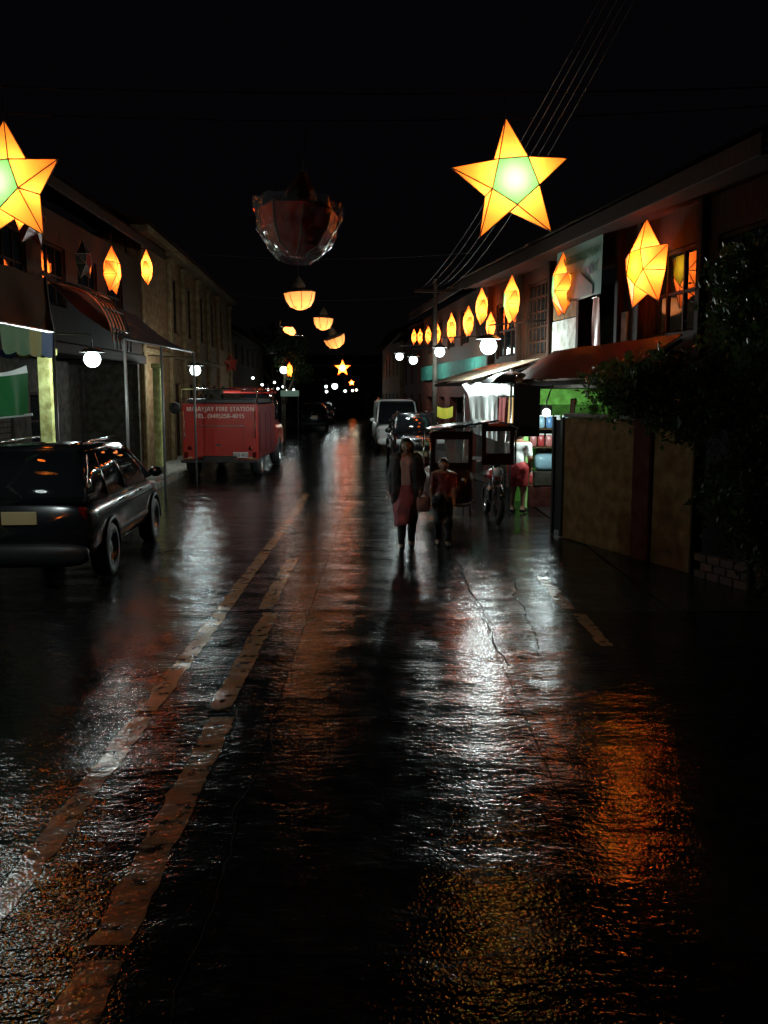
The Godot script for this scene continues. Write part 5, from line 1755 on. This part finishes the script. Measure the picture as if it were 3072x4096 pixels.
# ---------------------------------------------------------------- people
func capsule_mesh(st: SurfaceTool, bones: Array, cell: float, k := 55.0, clip = null, wrinkle := 0.0) -> void:
	# surface nets over a smooth union of tapered capsules [a, b, ra, rb]
	var lo := Vector3(1e9, 1e9, 1e9)
	var hi := -lo
	for b in bones:
		for q in [[b[0], b[2]], [b[1], b[3]]]:
			lo = lo.min(q[0] - Vector3.ONE * (q[1] + 0.05))
			hi = hi.max(q[0] + Vector3.ONE * (q[1] + 0.05))
	var nx := int(ceil((hi.x - lo.x) / cell)) + 2
	var ny := int(ceil((hi.y - lo.y) / cell)) + 2
	var nz := int(ceil((hi.z - lo.z) / cell)) + 2
	var f := PackedFloat32Array()
	f.resize(nx * ny * nz)
	f.fill(0.0)
	for b in bones:
		var a: Vector3 = b[0]
		var ab: Vector3 = b[1] - a
		var l2 := maxf(ab.length_squared(), 1e-9)
		var ra: float = b[2]
		var dr: float = b[3] - ra
		var m := maxf(b[2], b[3]) + 0.05
		var l0: Vector3 = ((a.min(b[1]) - Vector3.ONE * m - lo) / cell).floor()
		var h0: Vector3 = ((a.max(b[1]) + Vector3.ONE * m - lo) / cell).ceil()
		for z in range(maxi(0, int(l0.z)), mini(nz - 1, int(h0.z)) + 1):
			for y in range(maxi(0, int(l0.y)), mini(ny - 1, int(h0.y)) + 1):
				var at := (z * ny + y) * nx
				for x in range(maxi(0, int(l0.x)), mini(nx - 1, int(h0.x)) + 1):
					var p := lo + Vector3(x, y, z) * cell - a
					var t := clampf(p.dot(ab) / l2, 0.0, 1.0)
					var dist := (p - ab * t).length() - ra - dr * t
					if dist < 0.1:
						f[at + x] += exp(-k * dist)
	for i in f.size():
		f[i] = 0.2 if f[i] <= 0.0 else -log(f[i]) / k
	if wrinkle > 0.0:
		for z in nz:
			for y in ny:
				for x in nx:
					var i := (z * ny + y) * nx + x
					if absf(f[i]) < 0.05:
						var p := lo + Vector3(x, y, z) * cell
						f[i] += wrinkle * wob.get_noise_3d(p.x * 9.0, p.y * 4.0 + p.x * 3.0, p.z * 9.0)
	if clip != null:
		for z in nz:
			for y in ny:
				for x in nx:
					var i := (z * ny + y) * nx + x
					if f[i] < 0.06:
						f[i] = maxf(f[i], clip.call(lo + Vector3(x, y, z) * cell))
	var vid := {}
	var sx := 1
	var sy := nx
	var sz := nx * ny
	var corners := [0, sx, sy, sx + sy, sz, sx + sz, sy + sz, sx + sy + sz]
	var edges := [[0, 1], [2, 3], [4, 5], [6, 7], [0, 2], [1, 3], [4, 6], [5, 7], [0, 4], [1, 5], [2, 6], [3, 7]]
	for z in nz - 1:
		for y in ny - 1:
			for x in nx - 1:
				var i := (z * ny + y) * nx + x
				if f[i] > 0.09:
					continue
				var neg := 0
				for c in corners:
					if f[i + c] < 0.0:
						neg += 1
				if neg == 0 or neg == 8:
					continue
				var sum := Vector3.ZERO
				var n := 0
				for e in edges:
					var fa := f[i + corners[e[0]]]
					var fb := f[i + corners[e[1]]]
					if (fa < 0.0) != (fb < 0.0):
						var t := fa / (fa - fb)
						var pa := Vector3(e[0] & 1, (e[0] >> 1) & 1, (e[0] >> 2) & 1)
						var pb := Vector3(e[1] & 1, (e[1] >> 1) & 1, (e[1] >> 2) & 1)
						sum += pa.lerp(pb, t)
						n += 1
				vid[i] = lo + (Vector3(x, y, z) + sum / n) * cell
	for i in vid:
		for q in [[sx, sy, sz], [sy, sz, sx], [sz, sx, sy]]:
			var j: int = i + q[0]
			if (f[i] < 0.0) == (f[j] < 0.0):
				continue
			if not (vid.has(i - q[1]) and vid.has(i - q[2]) and vid.has(i - q[1] - q[2])):
				continue
			var a: Vector3 = vid[i]
			var b: Vector3 = vid[i - q[1]]
			var c: Vector3 = vid[i - q[1] - q[2]]
			var d: Vector3 = vid[i - q[2]]
			if f[i] < 0.0:
				tri(st, a, c, b)
				tri(st, a, d, c)
			else:
				tri(st, a, b, c)
				tri(st, a, c, d)

func hand(st: SurfaceTool, wrist: Vector3, dir: Vector3, side: Vector3, curl: float, s := 1.0) -> void:
	var n := dir.cross(side).normalized()
	var bones := [[wrist, wrist + dir * 0.05 * s, 0.024 * s, 0.026 * s], [wrist + dir * 0.03 * s + side * 0.02 * s, wrist + dir * 0.085 * s + side * 0.022 * s, 0.015 * s, 0.013 * s], [wrist + dir * 0.03 * s - side * 0.02 * s, wrist + dir * 0.085 * s - side * 0.022 * s, 0.015 * s, 0.013 * s]]
	capsule_mesh(st, bones, 0.006 * s, 120.0)
	var lens := [0.062, 0.072, 0.067, 0.052]
	for k in 4:
		var p := wrist + (dir * 0.085 + side * (0.030 - 0.02 * k)) * s
		var d1 := (dir + n * curl).normalized()
		var d2 := (dir + n * curl * 2.2).normalized()
		tube(st, [p - dir * 0.02 * s, p, p + d1 * lens[k] * 0.5 * s, p + (d1 * 0.5 + d2 * 0.5) * lens[k] * s], [0.009 * s, 0.009 * s, 0.008 * s, 0.006 * s], 6)
	var q := wrist + (dir * 0.03 + side * 0.028) * s
	tube(st, [q - side * 0.01 * s, q + (side * 0.03 + dir * 0.018 + n * 0.01) * s, q + (side * 0.042 + dir * 0.05 + n * 0.02) * s], [0.012 * s, 0.010 * s, 0.007 * s], 6)

func head(st: SurfaceTool, p: Node3D, at: Vector3, s: float, face: Vector3, long_hair: bool) -> void:
	# at = centre of the skull; face = looking direction (level)
	var r := Vector3.UP.cross(face).normalized()
	var b := [[at + face * 0.012 * s, at - face * 0.025 * s + Vector3(0, 0.02, 0) * s, 0.078 * s, 0.082 * s], [at + face * 0.035 * s - Vector3(0, 0.05, 0) * s, at + face * 0.045 * s - Vector3(0, 0.085, 0) * s, 0.052 * s, 0.03 * s],
		[at + face * 0.088 * s - Vector3(0, 0.0, 0) * s, at + face * 0.103 * s - Vector3(0, 0.03, 0) * s, 0.010 * s, 0.014 * s], [at + r * 0.076 * s - face * 0.01 * s, at + r * 0.08 * s - face * 0.012 * s - Vector3(0, 0.03, 0) * s, 0.016 * s, 0.010 * s], [at - r * 0.076 * s - face * 0.01 * s, at - r * 0.08 * s - face * 0.012 * s - Vector3(0, 0.03, 0) * s, 0.016 * s, 0.010 * s],
		[at - Vector3(0, 0.06, 0) * s - face * 0.01 * s, at - Vector3(0, 0.16, 0) * s - face * 0.015 * s, 0.048 * s, 0.052 * s]]
	capsule_mesh(st, b, 0.0085 * s, 110.0)
	for k in [-1.0, 1.0]:
		var e := smooth()
		ball(e, at + (face * 0.082 + r * 0.032 * k + Vector3(0, 0.005, 0)) * s, Vector3(0.013, 0.008, 0.010) * s, 8, 6)
		commit(e, "eye", mat("eye_white"), p)
	var mo := smooth()
	tube(mo, [at + (face * 0.080 - r * 0.024 - Vector3(0, 0.057, 0)) * s, at + (face * 0.090 - Vector3(0, 0.058, 0)) * s, at + (face * 0.080 + r * 0.024 - Vector3(0, 0.057, 0)) * s], [0.004 * s, 0.008 * s, 0.004 * s], 6)
	commit(mo, "mouth", mat("skirt_rose"), p)
	var hs := smooth()
	var hb := [[at - face * 0.025 * s + Vector3(0, 0.028, 0) * s, at - face * 0.04 * s, 0.092 * s, 0.085 * s]]
	if long_hair:
		for k in [-1.0, 1.0]:
			hb.append([at + (r * 0.07 * k - face * 0.02 + Vector3(0, 0.01, 0)) * s, at + (r * 0.085 * k - face * 0.02 - Vector3(0, 0.20, 0)) * s, 0.035 * s, 0.026 * s])
		hb.append([at - face * 0.06 * s, at + (-face * 0.075 - Vector3(0, 0.22, 0)) * s, 0.07 * s, 0.055 * s])
	capsule_mesh(hs, hb, 0.011 * s, 90.0, func(q): return -1.0 if (q - at).y > 0.055 * s or (q - at).dot(face) < 0.035 * s else 0.05)
	commit(hs, "hair", mat("hair"), p)

func person(label: String, xf: Transform3D, j: Dictionary, s: float) -> Node3D:
	# j: joints in metres for a 1.6 m figure facing +z, scaled by s
	var t := thing("person", label, "person", xf)
	var st := smooth()
	var b := []
	var q := {}
	for k in j:
		q[k] = j[k] * s
	b.append([q.pelvis, q.waist, 0.118 * s, 0.105 * s])
	b.append([q.waist, q.chest, 0.105 * s, 0.118 * s])
	b.append([q.chest + Vector3(0.05, 0.04, 0) * s, q.chest + Vector3(-0.05, 0.04, 0) * s, 0.10 * s, 0.10 * s])
	b.append([q.chest + Vector3(0, 0.06, 0) * s, q.neck, 0.075 * s, 0.05 * s])
	for k in ["l", "r"]:
		b.append([q.chest + Vector3(0, 0.09, 0) * s, q[k + "sh"], 0.06 * s, 0.052 * s])
		b.append([q[k + "sh"], q[k + "el"], 0.050 * s, 0.037 * s])
		b.append([q[k + "el"], q[k + "wr"], 0.036 * s, 0.024 * s])
		b.append([q.pelvis, q[k + "hip"], 0.10 * s, 0.092 * s])
		b.append([q[k + "hip"], q[k + "kn"], 0.088 * s, 0.054 * s])
		b.append([q[k + "kn"], q[k + "an"], 0.056 * s, 0.034 * s])
		b.append([q[k + "an"] + Vector3(0, -0.03, -0.03) * s, q[k + "an"] + Vector3(0, -0.045, 0.13) * s, 0.036 * s, 0.026 * s])
	capsule_mesh(st, b, 0.015 * s, 45.0)
	for k in ["l", "r"]:
		var dir: Vector3 = (q[k + "wr"] - q[k + "el"]).normalized()
		hand(st, q[k + "wr"], dir, Vector3(0, 0, 1).slide(dir).normalized(), 0.35 if k == "l" else -0.35, s)
	head(st, t, q.head, s, j.get("face", Vector3(0, 0, 1)), j.has("long"))
	commit(st, "body", mat("skin"), t)
	return t

func garment(t: Node3D, called: String, m: String, bones: Array, cell: float, s: float, clip = null, k := 45.0) -> void:
	var b := []
	for x in bones:
		b.append([x[0] * s, x[1] * s, x[2] * s, x[3] * s])
	var st := smooth()
	capsule_mesh(st, b, cell * s, k, clip, 0.016)
	commit(st, called, mat(m), t)

func shoes(t: Node3D, j: Dictionary, s: float, m: String) -> void:
	for k in ["l", "r"]:
		var a: Vector3 = j[k + "an"]
		garment(t, "shoe", m, [[a + Vector3(0, -0.036, -0.04), a + Vector3(0, -0.045, 0.14), 0.042, 0.034]], 0.012, s, func(q): return -q.y + (a.y - 0.082) * s)

func build_people() -> void:
	var up := Vector3.UP
	# woman walking towards the camera
	var w := {"pelvis": Vector3(0, 0.90, 0), "waist": Vector3(0, 1.05, 0), "chest": Vector3(0, 1.22, 0), "neck": Vector3(0, 1.38, 0.0), "head": Vector3(0.0, 1.49, 0.02), "lsh": Vector3(0.165, 1.31, 0), "lel": Vector3(0.215, 1.06, -0.03), "lwr": Vector3(0.20, 0.88, 0.12), "rsh": Vector3(-0.165, 1.31, 0), "rel": Vector3(-0.215, 1.05, -0.02), "rwr": Vector3(-0.21, 0.83, 0.05),
		"lhip": Vector3(0.085, 0.86, 0), "lkn": Vector3(0.085, 0.47, 0.03), "lan": Vector3(0.08, 0.08, -0.12), "rhip": Vector3(-0.085, 0.86, 0), "rkn": Vector3(-0.075, 0.47, 0.13), "ran": Vector3(-0.07, 0.085, 0.14), "long": Vector3.ONE, "face": Vector3(0.05, 0, 1).normalized()}
	var s := 0.985
	var t := person("woman walking in an open black jacket, pink top and long rose skirt", turned(Vector3(0.32, 0, -13.05), 0.0), w, s)
	garment(t, "top", "shirt_pink", [[w.pelvis, w.waist, 0.135, 0.118], [w.waist, w.chest, 0.118, 0.128], [w.chest + Vector3(0.05, 0.04, 0), w.chest + Vector3(-0.05, 0.04, 0), 0.11, 0.11], [w.chest + up * 0.06, w.neck - up * 0.03, 0.085, 0.06]], 0.014, s, func(q): return q.y - 1.345 * s)
	garment(t, "skirt", "skirt_rose", [[w.pelvis - up * 0.02, Vector3(-0.02, 0.62, 0.06), 0.146, 0.158], [Vector3(-0.02, 0.62, 0.06), Vector3(-0.055, 0.38, 0.12), 0.158, 0.130]], 0.015, s, func(q): return 0.37 * s + 0.25 * (q.x + 0.05) - q.y)
	garment(t, "trousers", "trousers_black", [[w.lhip, w.lkn, 0.10, 0.068], [w.lkn, w.lan + up * 0.02, 0.068, 0.05], [w.rhip, w.rkn, 0.10, 0.068], [w.rkn, w.ran + up * 0.02, 0.068, 0.05]], 0.014, s, func(q): return 0.09 * s - q.y)
	garment(t, "jacket", "jacket_black", [[w.lsh, w.lel, 0.066, 0.054], [w.lel, w.lwr, 0.054, 0.042], [w.rsh, w.rel, 0.066, 0.054], [w.rel, w.rwr, 0.054, 0.042], [w.lsh - Vector3(0.03, 0, 0.02), Vector3(0.14, 0.70, -0.03), 0.07, 0.085], [w.rsh + Vector3(0.03, 0, -0.02), Vector3(-0.14, 0.70, -0.03), 0.07, 0.085], [w.chest + Vector3(0.08, 0.06, -0.05), w.chest + Vector3(-0.08, 0.06, -0.05), 0.09, 0.09], [Vector3(0, 1.15, -0.07), Vector3(0, 0.72, -0.08), 0.10, 0.11], [Vector3(0.12, 1.30, 0.05), Vector3(0.135, 0.72, 0.075), 0.062, 0.066], [Vector3(-0.12, 1.30, 0.05), Vector3(-0.135, 0.72, 0.075), 0.062, 0.066]], 0.015, s, func(q): return 0.64 * s - q.y)
	shoes(t, w, s, "black_plastic")
	var bag := thing("hand_bag", "small pinkish cloth bag held by the walking woman", "bag", turned(Vector3(0.32 + 0.235, 0.55, -12.92), 0.3))
	var bst := smooth()
	ring_loft(bst, [body_ring(-0.05, 0.08, 0.03, 0.2), body_ring(-0.03, 0.10, 0.0, 0.22), body_ring(0.03, 0.10, 0.0, 0.22), body_ring(0.05, 0.08, 0.03, 0.2)])
	commit(bst, "pouch", mat("bag_pink", Color(0.42, 0.18, 0.16), 0.7), bag)
	bst = smooth()
	tube(bst, [Vector3(-0.07, 0.20, 0), Vector3(-0.045, 0.27, 0), Vector3(-0.02, 0.285, 0), Vector3(0.03, 0.27, 0), Vector3(0.07, 0.20, 0)], 0.008, 6)
	commit(bst, "handle", mat("bag_pink"), bag)
	# child beside her
	var c := {"pelvis": Vector3(0, 0.88, 0), "waist": Vector3(0, 1.03, 0), "chest": Vector3(0, 1.20, 0), "neck": Vector3(0, 1.36, 0.0), "head": Vector3(0.0, 1.48, 0.02), "lsh": Vector3(0.155, 1.29, 0), "lel": Vector3(0.20, 1.04, 0.02), "lwr": Vector3(0.19, 0.82, 0.10), "rsh": Vector3(-0.155, 1.29, 0), "rel": Vector3(-0.20, 1.04, -0.04), "rwr": Vector3(-0.20, 0.82, 0.0),
		"lhip": Vector3(0.08, 0.84, 0), "lkn": Vector3(0.08, 0.46, 0.12), "lan": Vector3(0.075, 0.085, 0.12), "rhip": Vector3(-0.08, 0.84, 0), "rkn": Vector3(-0.08, 0.46, 0.02), "ran": Vector3(-0.08, 0.08, -0.10)}
	s = 0.80
	t = person("child in a dull red shirt and dark trousers walking beside the woman", turned(Vector3(0.86, 0, -13.3), 0.05), c, s)
	garment(t, "shirt", "shirt_red", [[c.pelvis, c.waist, 0.132, 0.118], [c.waist, c.chest, 0.118, 0.125], [c.chest + Vector3(0.05, 0.04, 0), c.chest + Vector3(-0.05, 0.04, 0), 0.11, 0.11], [c.chest + up * 0.06, c.neck - up * 0.03, 0.085, 0.06], [c.lsh, c.lsh.lerp(c.lel, 0.75), 0.064, 0.056], [c.rsh, c.rsh.lerp(c.rel, 0.75), 0.064, 0.056], [c.chest + up * 0.09, c.lsh, 0.07, 0.064], [c.chest + up * 0.09, c.rsh, 0.07, 0.064]], 0.017, s, func(q): return maxf(0.80 * s - q.y, q.y - 1.335 * s))
	garment(t, "trousers", "trousers_black", [[c.pelvis, c.lhip, 0.125, 0.11], [c.pelvis, c.rhip, 0.125, 0.11], [c.lhip, c.lkn, 0.105, 0.072], [c.lkn, c.lan + up * 0.03, 0.072, 0.055], [c.rhip, c.rkn, 0.105, 0.072], [c.rkn, c.ran + up * 0.03, 0.072, 0.055]], 0.017, s, func(q): return 0.10 * s - q.y)
	shoes(t, c, s, "black_plastic")
	# shopper with the white shirt, back turned
	var m := {"pelvis": Vector3(0, 0.90, 0), "waist": Vector3(0, 1.05, 0.01), "chest": Vector3(0, 1.22, 0.03), "neck": Vector3(0, 1.38, 0.05), "head": Vector3(0.0, 1.49, 0.08), "lsh": Vector3(0.18, 1.31, 0.02), "lel": Vector3(0.24, 1.06, 0.05), "lwr": Vector3(0.18, 0.98, 0.26), "rsh": Vector3(-0.18, 1.31, 0.02), "rel": Vector3(-0.24, 1.06, 0.03), "rwr": Vector3(-0.20, 0.86, 0.14),
		"lhip": Vector3(0.09, 0.86, 0), "lkn": Vector3(0.10, 0.47, 0.03), "lan": Vector3(0.10, 0.08, -0.02), "rhip": Vector3(-0.09, 0.86, 0), "rkn": Vector3(-0.10, 0.47, 0.05), "ran": Vector3(-0.10, 0.08, 0.03)}
	s = 0.97
	t = person("shopper in a white shirt and red shorts standing at the green store", turned(Vector3(2.48, 0, -17.1), PI * 0.82), m, s)
	garment(t, "shirt", "shirt_white", [[m.pelvis, m.waist, 0.14, 0.125], [m.waist, m.chest, 0.125, 0.135], [m.chest + Vector3(0.06, 0.04, 0), m.chest + Vector3(-0.06, 0.04, 0), 0.118, 0.118], [m.chest + up * 0.06, m.neck - up * 0.03, 0.09, 0.064], [m.lsh, m.lsh.lerp(m.lel, 0.8), 0.068, 0.06], [m.rsh, m.rsh.lerp(m.rel, 0.8), 0.068, 0.06], [m.chest + up * 0.09, m.lsh, 0.075, 0.068], [m.chest + up * 0.09, m.rsh, 0.075, 0.068]], 0.015, s, func(q): return maxf(0.84 * s - q.y, q.y - 1.35 * s))
	garment(t, "shorts", "shorts_red", [[m.pelvis, m.lhip, 0.13, 0.12], [m.pelvis, m.rhip, 0.13, 0.12], [m.lhip, m.lkn, 0.115, 0.092], [m.rhip, m.rkn, 0.115, 0.092]], 0.015, s, func(q): return 0.50 * s - q.y)
	shoes(t, m, s, "black_plastic")

# ---------------------------------------------------------------- overhead wires
func cable(label: String, a: Vector3, b: Vector3, sag: float, r: float, group := "") -> void:
	var st := smooth()
	var pts := []
	for i in 21:
		var u := i / 20.0
		pts.append(a.lerp(b, u) - Vector3(0, sag * 4.0 * u * (1.0 - u), 0))
	tube(st, pts, r, 5)
	meta(commit(st, "overhead_cable", mat("wire_black")), label, "cable", group)

func build_wires() -> void:
	for k in 5:
		cable("thin black power cable running along the shop side", Vector3(1.0 + 0.16 * k, 4.96 + 0.04 * (k % 2), -25.0), Vector3(1.8 + 0.05 * k, 5.55 + 0.06 * k, -3.0), 0.40 + 0.06 * k, 0.003, "power cables along the shop side")
	cable("cable across the street carrying the two big stars", Vector3(-6.0, 5.5, -10.25), Vector3(4.7, 5.45, -10.3), 0.12, 0.008)
	cable("cable across the street carrying the unlit red bowl lantern", Vector3(-6.0, 5.2, -10.0), Vector3(4.7, 5.2, -10.0), 0.2, 0.006)
	cable("cable across the street carrying the knobbed bowl lantern", Vector3(-6.2, 5.6, -22.0), Vector3(2.7, 5.5, -22.0), 0.25, 0.007)
	cable("cable across the street carrying the two low bowl lanterns", Vector3(-6.6, 5.6, -30.5), Vector3(1.9, 5.5, -31.5), 0.3, 0.007)
	cable("cable across the street carrying the distant star", Vector3(-8.8, 5.0, -60.0), Vector3(0.3, 5.0, -60.0), 0.3, 0.012)
